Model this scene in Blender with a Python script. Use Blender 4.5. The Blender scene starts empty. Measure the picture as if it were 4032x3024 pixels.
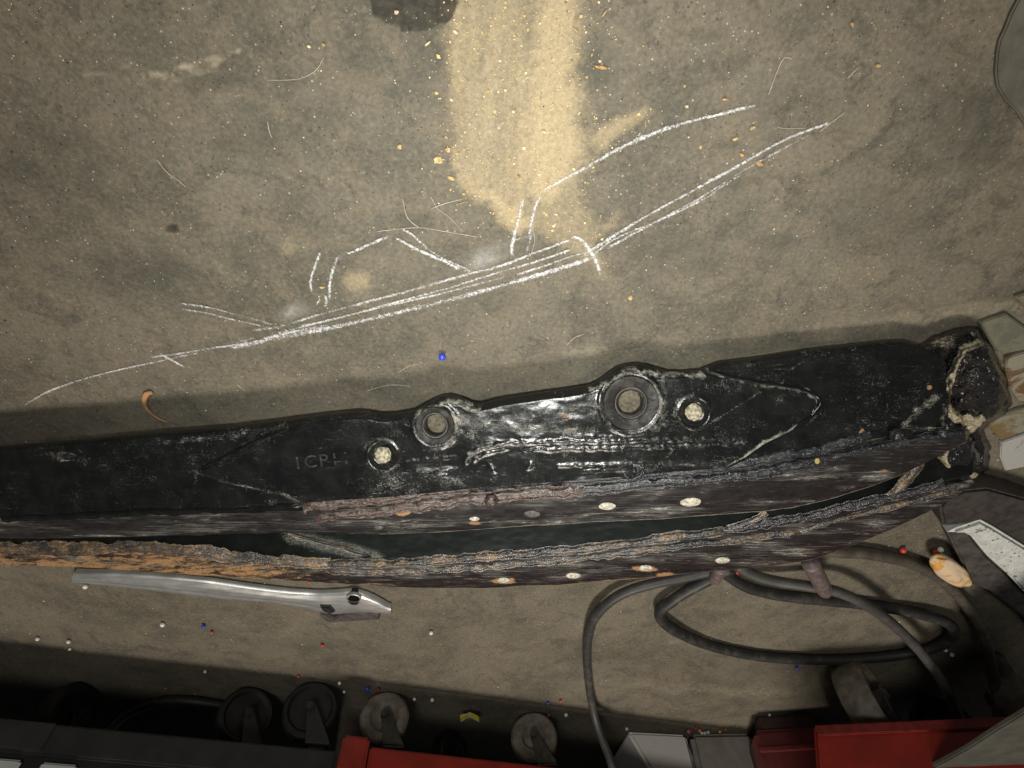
import bpy, bmesh, math, random
import numpy as np
from mathutils import Vector, Matrix

random.seed(7)
RNG = np.random.default_rng(11)
SC = bpy.context.scene
COL = SC.collection

# ------------------------------------------------------------------ camera, world, lamps, exposure
F_PX = 2250.0                      # focal length in photograph pixels (4032 x 3024)
CAM_H = 0.33
TILT = math.radians(38.0)          # from straight down, towards +Y
Fw = np.array([0, math.sin(TILT), -math.cos(TILT)])
Up = np.array([0, -math.cos(TILT), -math.sin(TILT)])
Rt = np.cross(Fw, Up)
cam_d = bpy.data.cameras.new('camera')
cam = bpy.data.objects.new('camera', cam_d)
COL.objects.link(cam)
cam_d.sensor_width = 36.0
cam_d.lens = 36.0 * F_PX / 4032.0
cam_d.clip_start = 0.005
cam_d.clip_end = 50
cam.matrix_world = Matrix(((Rt[0], Up[0], -Fw[0], 0), (Rt[1], Up[1], -Fw[1], 0), (Rt[2], Up[2], -Fw[2], CAM_H), (0, 0, 0, 1)))
SC.camera = cam

world = bpy.data.worlds.new('World')
SC.world = world
world.use_nodes = True
wb = world.node_tree.nodes['Background']
wb.inputs[0].default_value = (0.95, 0.97, 1.0, 1)
wb.inputs[1].default_value = 0.058

def lamp(name, kind, loc, target, energy, color, size, spot=None, blend=1.0):
    d = bpy.data.lights.new(name, kind)
    d.energy = energy
    d.color = color
    o = bpy.data.objects.new(name, d)
    COL.objects.link(o)
    o.location = loc
    o.rotation_euler = (Vector(target) - Vector(loc)).to_track_quat('-Z', 'Y').to_euler()
    if kind == 'SPOT':
        d.spot_size = math.radians(spot); d.spot_blend = blend; d.shadow_soft_size = size
    elif kind == 'AREA':
        d.shape = 'DISK'; d.size = size
    return o
lamp('workshop_lamp', 'AREA', (-0.02, 0.72, 1.40), (0.0, 0.40, 0), 17.0, (1.0, 0.90, 0.78), 0.34)
lamp('front_fill', 'AREA', (0.25, -1.0, 1.35), (0.0, 0.60, 0), 8.0, (1.0, 0.95, 0.87), 0.5)  # added unseen fill behind the camera, brightens the cabinet fronts
lamp('phone_flash', 'SPOT', (0.0, 0.035, 0.335), (0.0, 0.20, 0), 7.4, (1.0, 1.0, 0.94), 0.006, 97, 1.0)
SC.view_settings.view_transform = 'Standard'
SC.view_settings.look = 'None'
SC.view_settings.exposure = 0.0
SC.view_settings.gamma = 1.0
SC.cycles.max_bounces = 6
SC.cycles.transparent_max_bounces = 24

# ------------------------------------------------------------------ pixel <-> place
CAM = np.array([0, 0, CAM_H])
def ray(px, py):
    px = np.asarray(px, float); py = np.asarray(py, float)
    return Fw + ((px - 2016) / F_PX)[..., None] * Rt - ((py - 1512) / F_PX)[..., None] * Up
def at(px, py, z=0.0):
    d = ray(px, py)
    t = (z - CAM_H) / d[..., 2]
    return CAM + d * t[..., None]
def on_plane(px, py, O, n):
    d = ray(px, py)
    t = np.dot(O - CAM, n) / (d @ n)
    return CAM + d * t[..., None]
def to_px(P):
    q = np.asarray(P, float) - CAM
    w = q @ Fw
    return 2016 + F_PX * (q @ Rt) / w, 1512 - F_PX * (q @ Up) / w
def mpp(P):                        # metres per photograph pixel at P
    return float((np.asarray(P) - CAM) @ Fw) / F_PX

# ------------------------------------------------------------------ numpy noise
def _h(i, j, s):
    v = (i * 374761393 + j * 668265263 + s * 974634777) & 0xFFFFFFFF
    v = ((v ^ (v >> 13)) * 1274126177) & 0xFFFFFFFF
    return ((v ^ (v >> 16)) & 0xFFFF) / 65535.0
def vn(x, y, s=0):
    x = np.asarray(x, float); y = np.asarray(y, float)
    i = np.floor(x).astype(np.int64); j = np.floor(y).astype(np.int64)
    u = x - i; v = y - j
    u = u * u * (3 - 2 * u); v = v * v * (3 - 2 * v)
    return (_h(i, j, s) * (1 - u) + _h(i + 1, j, s) * u) * (1 - v) + (_h(i, j + 1, s) * (1 - u) + _h(i + 1, j + 1, s) * u) * v
def fbm(x, y, s=0, o=4):
    a = 0.5; r = 0; t = 0
    for k in range(o):
        r = r + a * vn(x * 2 ** k, y * 2 ** k, s + k); t += a; a *= 0.5
    return r / t
def sstep(a, b, x):
    t = np.clip((x - a) / (b - a), 0, 1)
    return t * t * (3 - 2 * t)
def pdist(px, py, pts):            # distance in pixels to a polyline
    best = np.full(np.shape(px), 1e9)
    for (x0, y0), (x1, y1) in zip(pts[:-1], pts[1:]):
        dx, dy = x1 - x0, y1 - y0
        t = np.clip(((px - x0) * dx + (py - y0) * dy) / (dx * dx + dy * dy + 1e-9), 0, 1)
        best = np.minimum(best, np.hypot(px - x0 - t * dx, py - y0 - t * dy))
    return best
def resample(pts, step):
    pts = np.asarray(pts, float)
    # Catmull-Rom first, then even spacing
    out = []
    n = len(pts)
    for i in range(n - 1):
        p0 = pts[max(i - 1, 0)]; p1 = pts[i]; p2 = pts[i + 1]; p3 = pts[min(i + 2, n - 1)]
        for k in range(12):
            t = k / 12
            out.append(0.5 * (2 * p1 + (p2 - p0) * t + (2 * p0 - 5 * p1 + 4 * p2 - p3) * t * t + (3 * p1 - p0 - 3 * p2 + p3) * t ** 3))
    out.append(pts[-1])
    out = np.array(out)
    L = np.r_[0, np.cumsum(np.linalg.norm(np.diff(out, axis=0), axis=1))]
    m = max(2, int(L[-1] / step) + 1)
    u = np.linspace(0, L[-1], m)
    return np.stack([np.interp(u, L, out[:, k]) for k in range(out.shape[1])], 1)

# ------------------------------------------------------------------ objects
def tag(o, label=None, cat=None, group=None, kind=None):
    if label: o['label'] = label
    if cat: o['category'] = cat
    if group: o['group'] = group
    if kind: o['kind'] = kind
    return o
def empty(name, loc, label, cat, group=None):
    o = bpy.data.objects.new(name, None)
    COL.objects.link(o)
    o.location = Vector(loc)
    o.empty_display_size = 0.02
    return tag(o, label, cat, group)
def link(name, me, mat=None, parent=None, smooth=True):
    o = bpy.data.objects.new(name, me)
    COL.objects.link(o)
    if mat is not None: me.materials.append(mat)
    if smooth and len(me.polygons):
        me.polygons.foreach_set('use_smooth', [True] * len(me.polygons))
    if parent is not None:
        o.parent = parent
        root = Vector((0, 0, 0)); q = parent
        while q is not None:
            root += Vector(q.location); q = q.parent
        me.transform(Matrix.Translation(-root))
    return o
def mesh(name, V, Fc, attrs=None):
    me = bpy.data.meshes.new(name)
    me.from_pydata([tuple(v) for v in V], [], [tuple(f) for f in Fc])
    if attrs:
        for k, a in attrs.items():
            a = np.asarray(a, np.float32)
            at_ = me.attributes.new(k, 'FLOAT', 'POINT')
            at_.data.foreach_set('value', a.ravel())
    me.update()
    return me
def sharp(me, deg=35):
    me.set_sharp_from_angle(angle=math.radians(deg))
    return me
def sheet(name, A, B, attrs=None, drop=None):
    """solid sheet: front grid A (m,n,3), back grid B"""
    m, n = A.shape[:2]
    V = np.concatenate([A.reshape(-1, 3), B.reshape(-1, 3)])
    N = m * n
    idx = np.arange(N).reshape(m, n)
    Fc = []
    a, b, c, d = idx[:-1, :-1], idx[1:, :-1], idx[1:, 1:], idx[:-1, 1:]
    q = np.stack([a, b, c, d], -1).reshape(-1, 4)
    if drop is not None:
        q = q[~drop[:-1, :-1].reshape(-1)]
    Fc += q.tolist() + (q[:, ::-1] + N).tolist()
    def side(e):
        for u, v in zip(e[:-1], e[1:]):
            Fc.append((u, v, v + N, u + N))
    side(idx[0, ::1]); side(idx[:, -1]); side(idx[-1, ::-1]); side(idx[::-1, 0])
    at2 = {k: np.r_[np.asarray(v).ravel(), np.asarray(v).ravel()] for k, v in (attrs or {}).items()}
    me = mesh(name, V, Fc, at2)
    bm = bmesh.new(); bm.from_mesh(me); bmesh.ops.recalc_face_normals(bm, faces=bm.faces); bm.to_mesh(me); bm.free()
    return sharp(me, 50)
def tube(name, P, R, seg=8, attrs=None, flat=1.0, up=(0, 0, 1), cap=True):
    P = np.asarray(P, float); n = len(P)
    R = np.broadcast_to(np.asarray(R, float), (n,)) if np.ndim(R) < 2 else R
    T = np.gradient(P, axis=0); T /= np.linalg.norm(T, axis=1)[:, None] + 1e-12
    U = np.broadcast_to(np.asarray(up, float), T.shape)
    S = np.cross(T, U); S /= np.linalg.norm(S, axis=1)[:, None] + 1e-9
    W = np.cross(S, T)
    ang = np.linspace(0, 2 * math.pi, seg, endpoint=False)
    ring = P[:, None] + (S[:, None] * np.cos(ang)[None, :, None] + W[:, None] * np.sin(ang)[None, :, None] * flat) * (R[:, None, None] if np.ndim(R) == 1 else R[..., None])
    V = ring.reshape(-1, 3)
    Fc = []
    for i in range(n - 1):
        for k in range(seg):
            Fc.append((i * seg + k, i * seg + (k + 1) % seg, (i + 1) * seg + (k + 1) % seg, (i + 1) * seg + k))
    if cap:
        Fc.append(tuple(range(seg))[::-1]); Fc.append(tuple((n - 1) * seg + k for k in range(seg)))
    return mesh(name, V, Fc, attrs)
def basis(n, hint=(1, 0, 0)):
    n = np.asarray(n, float); n = n / np.linalg.norm(n)
    u = np.asarray(hint, float); u = u - n * (u @ n); u /= np.linalg.norm(u)
    return u, np.cross(n, u), n
def lathe(name, C, axis, prof, seg=48, squash=1.0, hint=(1, 0, 0)):
    u, v, n = basis(axis, hint)
    ang = np.linspace(0, 2 * math.pi, seg, endpoint=False)
    V = []; Fc = []
    for r, h in prof:
        for a in ang:
            V.append(np.asarray(C) + u * r * math.cos(a) + v * r * squash * math.sin(a) + n * h)
    for i in range(len(prof) - 1):
        for k in range(seg):
            Fc.append((i * seg + k, i * seg + (k + 1) % seg, (i + 1) * seg + (k + 1) % seg, (i + 1) * seg + k))
    if prof[0][0] > 1e-5 and False: Fc.append(tuple(range(seg)))
    me = mesh(name, V, Fc)
    bm = bmesh.new(); bm.from_mesh(me)
    bmesh.ops.remove_doubles(bm, verts=bm.verts, dist=1e-6)
    bmesh.ops.recalc_face_normals(bm, faces=bm.faces)
    bm.to_mesh(me); bm.free()
    return sharp(me, 35)
def lump(name, C, rad, axes, seed, amp=0.12, freq=3.0, sub=4, attrs=True):
    bm = bmesh.new(); bmesh.ops.create_icosphere(bm, subdivisions=sub, radius=1)
    V = np.array([v.co[:] for v in bm.verts])
    nz = fbm(V[:, 0] * freq + 7 + V[:, 2] * 1.7, V[:, 1] * freq + 3 - V[:, 2] * 2.1, seed, 4) - 0.5
    V2 = V * (1 + amp * 2 * nz)[:, None]
    u, v, n = axes
    W = np.asarray(C) + V2[:, :1] * u * rad[0] + V2[:, 1:2] * v * rad[1] + V2[:, 2:3] * n * rad[2]
    for b, w in zip(bm.verts, W): b.co = w
    bmesh.ops.recalc_face_normals(bm, faces=bm.faces)
    me = bpy.data.meshes.new(name); bm.to_mesh(me); bm.free()
    return me
def prism(name, pts, z0, z1, bev=0.0012, rough=0.0, seed=0):
    """closed outline (list of 3D points, their z ignored) lifted from z0 to z1, top edge bevelled"""
    bm = bmesh.new()
    lo = [bm.verts.new((p[0], p[1], z0)) for p in pts]
    hi = [bm.verts.new((p[0], p[1], z1 if np.isscalar(z1) else z1[i])) for i, p in enumerate(pts)]
    n = len(pts)
    for i in range(n): bm.faces.new((lo[i], lo[(i + 1) % n], hi[(i + 1) % n], hi[i]))
    top = bm.faces.new(hi); bm.faces.new(lo[::-1])
    bmesh.ops.recalc_face_normals(bm, faces=bm.faces)
    if bev:
        ed = [e for e in bm.edges if e.verts[0] in hi and e.verts[1] in hi]
        bmesh.ops.bevel(bm, geom=ed, offset=bev, segments=2, affect='EDGES')
    me = bpy.data.meshes.new(name); bm.to_mesh(me); bm.free()
    return sharp(me, 40)
def box(name, O, ex, ey, ez, bev=0.003):
    """box from corner O along three edge vectors"""
    O, ex, ey, ez = [np.asarray(q, float) for q in (O, ex, ey, ez)]
    bm = bmesh.new()
    vs = [bm.verts.new(O + ex * i + ey * j + ez * k) for i in (0, 1) for j in (0, 1) for k in (0, 1)]
    for f in ((0, 1, 3, 2), (4, 6, 7, 5), (0, 4, 5, 1), (2, 3, 7, 6), (0, 2, 6, 4), (1, 5, 7, 3)):
        bm.faces.new([vs[i] for i in f])
    bmesh.ops.recalc_face_normals(bm, faces=bm.faces)
    if bev: bmesh.ops.bevel(bm, geom=list(bm.edges), offset=bev, segments=2, affect='EDGES')
    me = bpy.data.meshes.new(name); bm.to_mesh(me); bm.free()
    return sharp(me, 40)

# ------------------------------------------------------------------ materials
class Mat:
    def __init__(s, name, rough=0.5, metal=0.0, spec=0.5):
        s.m = bpy.data.materials.new(name); s.m.use_nodes = True
        s.t = s.m.node_tree; s.b = s.t.nodes['Principled BSDF']
        s.b.inputs['Roughness'].default_value = rough
        s.b.inputs['Metallic'].default_value = metal
        s.b.inputs['Specular IOR Level'].default_value = spec
        s._pos = s.t.nodes.new('ShaderNodeNewGeometry').outputs['Position']
    def _set(s, sock, v):
        if isinstance(v, bpy.types.NodeSocket): s.t.links.new(v, sock)
        elif sock.type == 'RGBA' and len(v) == 3: sock.default_value = (*v, 1)
        else: sock.default_value = v
    def vec(s, scale=(1, 1, 1), rot=(0, 0, 0), src=None):
        n = s.t.nodes.new('ShaderNodeMapping')
        s._set(n.inputs[0], src or s._pos)
        n.inputs['Rotation'].default_value = rot; n.inputs['Scale'].default_value = scale
        return n.outputs[0]
    def noise(s, scale, detail=4, rough=0.55, vec=None, dist=0.0, w=None):
        n = s.t.nodes.new('ShaderNodeTexNoise')
        s._set(n.inputs['Vector'], vec or s._pos)
        n.inputs['Scale'].default_value = scale; n.inputs['Detail'].default_value = detail
        n.inputs['Roughness'].default_value = rough; n.inputs['Distortion'].default_value = dist
        return n.outputs[0]
    def voro(s, scale, vec=None, feature='F1', out='Distance'):
        n = s.t.nodes.new('ShaderNodeTexVoronoi'); n.feature = feature
        s._set(n.inputs['Vector'], vec or s._pos); n.inputs['Scale'].default_value = scale
        return n.outputs[out]
    def math(s, op, a, b=0.0, clamp=False):
        n = s.t.nodes.new('ShaderNodeMath'); n.operation = op; n.use_clamp = clamp
        s._set(n.inputs[0], a); s._set(n.inputs[1], b)
        return n.outputs[0]
    def ramp(s, f, a, b, lo=0.0, hi=1.0):
        n = s.t.nodes.new('ShaderNodeMapRange'); n.interpolation_type = 'SMOOTHSTEP'
        s._set(n.inputs['Value'], f)
        n.inputs['From Min'].default_value = a; n.inputs['From Max'].default_value = b
        n.inputs['To Min'].default_value = lo; n.inputs['To Max'].default_value = hi
        return n.outputs[0]
    def mix(s, f, a, b, mode='MIX'):
        n = s.t.nodes.new('ShaderNodeMix'); n.data_type = 'RGBA'; n.blend_type = mode
        s._set(n.inputs[0], f); s._set(n.inputs[6], a); s._set(n.inputs[7], b)
        return n.outputs[2]
    def attr(s, name):
        n = s.t.nodes.new('ShaderNodeAttribute'); n.attribute_name = name
        return n.outputs['Fac']
    def obj_random(s):
        return s.t.nodes.new('ShaderNodeObjectInfo').outputs['Random']
    def bump(s, h, strength=0.5, dist=0.001, prev=None):
        n = s.t.nodes.new('ShaderNodeBump')
        n.inputs['Strength'].default_value = strength; n.inputs['Distance'].default_value = dist
        s._set(n.inputs['Height'], h)
        if prev: s._set(n.inputs['Normal'], prev)
        return n.outputs[0]
    def out(s, col=None, rough=None, normal=None, alpha=None, metal=None):
        if col is not None: s._set(s.b.inputs['Base Color'], col)
        if rough is not None: s._set(s.b.inputs['Roughness'], rough)
        if normal is not None: s._set(s.b.inputs['Normal'], normal)
        if alpha is not None: s._set(s.b.inputs['Alpha'], alpha)
        if metal is not None: s._set(s.b.inputs['Metallic'], metal)
        return s.m

def plain(name, col, rough=0.5, metal=0.0, var=0.25, scale=120, bump=0.2, bdist=0.0004):
    g = Mat(name, rough, metal)
    n = g.noise(scale, 5)
    c2 = tuple(c * (1 - var) for c in col); c3 = tuple(min(1, c * (1 + var)) for c in col)
    return g.out(g.mix(g.ramp(n, 0.3, 0.7), c2, c3), normal=g.bump(g.noise(scale * 6, 3), bump, bdist))

def concrete():
    g = Mat('concrete_floor', 0.85, 0, 0.3)
    big = g.noise(7, 5, 0.6, dist=0.6)
    mid = g.noise(38, 6, 0.65, dist=0.4)
    fine = g.noise(420, 5, 0.7)
    col = g.mix(g.ramp(big, 0.36, 0.62), (0.088, 0.083, 0.062), (0.172, 0.156, 0.120))
    col = g.mix(g.ramp(g.noise(11, 4, 0.6, dist=0.8), 0.52, 0.66, 0, 0.6), col, (0.200, 0.172, 0.128))
    col = g.mix(g.ramp(mid, 0.40, 0.68, 0, 0.7), col, (0.195, 0.163, 0.115))
    col = g.mix(g.ramp(g.noise(60, 6, 0.7, dist=0.8), 0.52, 0.68, 0, 0.62), col, (0.062, 0.058, 0.042))
    col = g.mix(g.ramp(g.noise(15, 6, 0.65, dist=1.4), 0.50, 0.66, 0, 0.62), col, (0.066, 0.066, 0.052))
    st = g.vec((34, 190, 1), (0, 0, 0.5))
    col = g.mix(g.ramp(g.noise(1.0, 5, 0.7, st), 0.56, 0.74, 0, 0.40), col, (0.22, 0.175, 0.120))
    grain = g.noise(230, 6, 0.8)
    col = g.mix(g.ramp(grain, 0.53, 0.68, 0, 0.5), col, (0.27, 0.235, 0.175))
    col = g.mix(g.ramp(grain, 0.42, 0.33, 0, 0.6), col, (0.045, 0.040, 0.030))
    col = g.mix(g.ramp(fine, 0.35, 0.7, 0, 0.62), g.mix(0.35, col, (0.035, 0.032, 0.026)), g.mix(0.22, col, (0.32, 0.28, 0.21)))
    col = g.mix(g.math('MULTIPLY', g.attr('stain'), g.ramp(g.noise(110, 6, 0.75), 0.30, 0.70, 0.35, 0.9)), col, (0.050, 0.051, 0.040))
    sp = g.voro(260)
    col = g.mix(g.math('MULTIPLY', g.ramp(sp, 0.16, 0.08), g.ramp(g.noise(90, 2), 0.5, 0.62)), col, (0.42, 0.37, 0.28))
    dk = g.voro(330, vec=g.vec((1, 1, 1), (0, 0, 0.7)))
    col = g.mix(g.math('MULTIPLY', g.ramp(dk, 0.2, 0.1, 0, 0.85), g.ramp(g.noise(55, 3), 0.46, 0.6)), col, (0.03, 0.028, 0.023))
    wear = g.noise(240, 4, 0.7)
    pale = g.attr('pale')
    col = g.mix(g.ramp(g.math('ADD', pale, g.math('MULTIPLY', wear, 0.6)), 0.45, 1.05, 0, 0.9), col, (0.36, 0.32, 0.23))
    sand = g.attr('sand')
    s1 = g.ramp(g.math('ADD', sand, g.math('MULTIPLY', g.math('SUBTRACT', g.noise(330, 6, 0.85), 0.5), 1.0)), 0.12, 1.05, 0, 0.84)
    scol = g.mix(g.ramp(g.noise(560, 4, 0.75), 0.35, 0.68), (0.35, 0.280, 0.165), (0.47, 0.382, 0.232))
    col = g.mix(s1, col, scol)
    oil = g.attr('oil')
    col = g.mix(g.ramp(g.math('ADD', oil, g.math('MULTIPLY', g.math('SUBTRACT', g.noise(150, 5, 0.7), 0.5), 0.5)), 0.28, 0.72, 0, 0.90), col, g.mix(g.ramp(grain, 0.4, 0.6), (0.018, 0.016, 0.011), (0.045, 0.039, 0.028)))
    h = g.math('ADD', g.math('MULTIPLY', fine, 0.5), g.math('ADD', g.math('MULTIPLY', mid, 0.6), g.math('MULTIPLY', s1, 0.3)))
    return g.out(col, rough=g.ramp(big, 0.3, 0.7, 0.72, 0.92), normal=g.bump(h, 0.55, 0.0012))

ROT = math.radians(-6)
def steel(name, base=(0.0045, 0.0052, 0.0052), base2=(0.0105, 0.0115, 0.0112), rough=0.22, streak=0.5, cream=(0.40, 0.395, 0.335)):
    """black paint, worn through to pale primer where 'wear' is high and rusted where 'rust' is high"""
    g = Mat(name, rough * 0.8, 0, 0.42)
    along = g.vec((55, 480, 480), (0, 0, ROT))
    st = g.noise(1.0, 6, 0.75, along, 0.6)
    fine = g.noise(1000, 5, 0.85, dist=0.6)
    hair = g.math('MAXIMUM', g.noise(1.0, 5, 0.8, g.vec((1300, 210, 400), (0, 0, 0.5)), 0.8), g.noise(1.0, 5, 0.8, g.vec((300, 1500, 500), (0, 0, 0.25)), 1.2))
    blot = g.noise(75, 5, 0.65)
    col = g.mix(g.ramp(blot, 0.35, 0.7), base, base2)
    col = g.mix(g.ramp(g.math('ADD', st, g.math('MULTIPLY', g.attr('wear'), 0.25)), 0.62, 0.80, 0, (0.55 if streak > 0.6 else 0.12)), col, (0.075, 0.073, 0.071))
    body = g.math('MAXIMUM', fine, g.math('SUBTRACT', hair, 0.02))
    fac0 = st if streak > 0.6 else g.math('MAXIMUM', body, g.math('SUBTRACT', st, 0.03))
    w = g.attr('wear')
    if streak > 0.6:
        col = g.mix(g.ramp(g.math('ADD', g.noise(1.0, 6, 0.8, g.vec((28, 620, 620), (0, 0, ROT)), 0.4), g.math('MULTIPLY', w, 0.5)), 0.68, 0.86, 0, 0.7), col, (0.135, 0.130, 0.122))
    dust = g.ramp(g.math('ADD', g.math('MULTIPLY', w, 0.55), g.math('MULTIPLY', fine, 0.6)), 0.60, 1.05, 0, 0.20)
    col = g.mix(dust, col, (0.070, 0.076, 0.066))
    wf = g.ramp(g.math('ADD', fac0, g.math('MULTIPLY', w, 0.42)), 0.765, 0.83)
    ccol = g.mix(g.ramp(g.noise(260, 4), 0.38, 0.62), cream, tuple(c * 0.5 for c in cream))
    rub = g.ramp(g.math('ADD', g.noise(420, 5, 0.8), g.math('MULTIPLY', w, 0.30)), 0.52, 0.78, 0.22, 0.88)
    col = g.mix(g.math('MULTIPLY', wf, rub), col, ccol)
    r = g.attr('rust')
    rf = g.ramp(g.math('ADD', g.math('ADD', g.math('MULTIPLY', g.noise(1.0, 6, 0.75, g.vec((70, 330, 330), (0, 0, ROT)), 0.8), 0.65), g.math('MULTIPLY', fine, 0.35)), g.math('MULTIPLY', r, 0.5)), 0.74, 0.86)
    rcol = g.mix(g.ramp(fine, 0.35, 0.65), (0.17, 0.088, 0.038), (0.42, 0.25, 0.11))
    col = g.mix(rf, col, rcol)
    ro = g.ramp(g.math('MAXIMUM', g.math('MAXIMUM', wf, rf), dust), 0, 1, rough, 0.8)
    h = g.math('ADD', g.math('MULTIPLY', g.noise(800, 3, 0.7), 0.8), g.math('ADD', g.math('MULTIPLY', st, 0.35), g.math('MULTIPLY', wf, 0.5)))
    return g.out(col, rough=ro, normal=g.bump(h, 0.32, 0.00040))
def weld_mat(name, a, b, rust=0.0, rough=0.22):
    g = Mat(name, rough, 0.0, 0.6)
    n = g.noise(45, 5, 0.7); f = g.noise(520, 6, 0.8, dist=0.4)
    m2 = g.noise(1.0, 5, 0.75, g.vec((140, 420, 420), (0, 0, ROT)), 0.6)
    col = g.mix(g.ramp(n, 0.36, 0.64), a, b)
    col = g.mix(g.ramp(m2, 0.49, 0.60, 0, 0.92), col, (0.010, 0.011, 0.012))
    if rust:
        rr = g.math('ADD', g.math('MULTIPLY', n, 0.45), g.math('MULTIPLY', m2, 0.55))
        col = g.mix(g.ramp(rr, 0.70 - 0.24 * rust, 0.78 - 0.20 * rust, 0, 0.85), col, g.mix(g.ramp(f, 0.38, 0.62), (0.11, 0.068, 0.036), (0.35, 0.23, 0.12)))
    col = g.mix(g.ramp(g.math('ADD', g.math('MULTIPLY', f, 0.6), g.math('MULTIPLY', g.noise(1.0, 5, 0.8, g.vec((120, 700, 700), (0, 0, ROT)), 0.6), 0.4)), 0.55, 0.62, 0, 0.7), col, (0.38, 0.39, 0.38))
    h = g.math('ADD', f, g.math('MULTIPLY', m2, 0.8))
    return g.out(col, normal=g.bump(h, 0.55, 0.0006))

M_floor = concrete()
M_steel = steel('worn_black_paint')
M_steel_far = steel('black_green_paint', (0.008, 0.0108, 0.0100), (0.015, 0.0190, 0.0175), 0.32)
M_flange = steel('maroon_black_paint', (0.0125, 0.0106, 0.0109), (0.021, 0.0188, 0.0189), 0.30, 0.8)
M_flange_far = steel('rusting_maroon_paint', (0.0130, 0.0103, 0.0107), (0.021, 0.0182, 0.0184), 0.30, 0.8)
M_weld_blue = weld_mat('blue_grey_weld', (0.012, 0.015, 0.019), (0.036, 0.037, 0.041))
M_weld_red = weld_mat('red_brown_weld', (0.070, 0.045, 0.037), (0.10, 0.070, 0.058))
M_weld_rust = weld_mat('rusty_weld', (0.016, 0.020, 0.023), (0.060, 0.060, 0.056), 0.9)
M_weld_rust2 = weld_mat('orange_rusty_weld', (0.035, 0.033, 0.03), (0.085, 0.070, 0.05), 0.95)
M_cream = plain('cream_sealant', (0.42, 0.37, 0.255), 0.7, 0, 0.35, 300, 0.8, 0.0006)
g = Mat('greasy_bushing_steel', 0.36, 0.1, 0.35)
n1 = g.noise(95, 5, 0.7, dist=0.8); n2 = g.noise(420, 5, 0.8)
cc = g.mix(g.ramp(n1, 0.42, 0.60), (0.006, 0.0055, 0.0045), (0.026, 0.023, 0.018))
cc = g.mix(g.ramp(g.noise(48, 4, 0.6), 0.58, 0.62, 0, 0.8), cc, (0.06, 0.061, 0.062))
cc = g.mix(g.ramp(n2, 0.60, 0.70, 0, 0.8), cc, (0.24, 0.19, 0.10))
M_bush = g.out(cc, rough=g.ramp(n1, 0.4, 0.6, 0.65, 0.42), normal=g.bump(n2, 0.6, 0.0005))
M_bush_pale = plain('scraped_bushing_steel', (0.085, 0.083, 0.075), 0.45, 0.3, 0.45, 120, 0.4, 0.0004)
M_plug = plain('dusty_plug', (0.40, 0.365, 0.26), 0.85, 0, 0.55, 500, 0.9, 0.0008)
M_rivet = plain('rubbed_rivet', (0.50, 0.47, 0.38), 0.55, 0, 0.45, 420, 0.6, 0.0005)
M_stud = plain('purple_brown_stud', (0.125, 0.094, 0.094), 0.5, 0, 0.3, 200)

# ------------------------------------------------------------------ the floor
S = 4032 / 2212.0                    # features below are noted on a 2212 px wide view
def caps(px, py, pts, hw, soft):
    """soft capsule chain mask: pts in view px with half widths"""
    r = np.zeros(np.shape(px))
    for (p0, p1, w0, w1) in zip(pts[:-1], pts[1:], hw[:-1], hw[1:]):
        dx, dy = p1[0] - p0[0], p1[1] - p0[1]
        t = np.clip(((px - p0[0]) * dx + (py - p0[1]) * dy) / (dx * dx + dy * dy), 0, 1)
        d = np.hypot(px - p0[0] - t * dx, py - p0[1] - t * dy) - (w0 + (w1 - w0) * t)
        r = np.maximum(r, 1 - sstep(-soft, soft, d))
    return r
def sand_mask(vx, vy):
    wob = (fbm(vx / 30, vy / 30, 3) - 0.5) * 44 + (fbm(vx / 7, vy / 9, 4) - 0.5) * 30
    x = vx + wob; y = vy + (fbm(vx / 26, vy / 26, 9) - 0.5) * 30
    bright = caps(x, y, [(1203, -60), (1200, 80), (1190, 170), (1188, 260), (1190, 330), (1180, 400)], [66, 60, 60, 74, 80, 56], 44)
    khaki = caps(x, y, [(1055, -60), (1050, 100), (1065, 230), (1085, 330), (1120, 430)], [92, 92, 100, 100, 70], 24)
    lobe = caps(x, y, [(985, 335), (1008, 395), (1065, 430), (1120, 480)], [14, 16, 22, 28], 24)
    rlobe = caps(x, y, [(1300, 300), (1345, 272), (1400, 240)], [28, 20, 6], 14)
    low = caps(x, y, [(1190, 420), (1230, 480), (1275, 545), (1298, 600)], [75, 62, 30, 8], 22)
    fan = caps(x, y, [(1250, 560), (1330, 470)], [10, 16], 14)
    streak = fbm(vx / 14, vy / 160, 21, 3)
    m = np.maximum.reduce([bright * 0.86, khaki * (0.42 + 0.40 * streak), lobe * 0.85, rlobe * 0.66, low * 0.55, fan * 0.5])
    for (cx, cy, r, k) in ((772, 612, 34, 0.6), (632, 540, 24, 0.45), (832, 570, 22, 0.3), (945, 840, 34, 0.28), (800, 672, 22, 0.35), (690, 695, 20, 0.25), (1815, 590, 34, 0.25), (650, 60, 30, 0.12)):
        m = np.maximum(m, k * (1 - sstep(r * 0.3, r * 1.5, np.hypot(x - cx, y - cy))))
    return m
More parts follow.
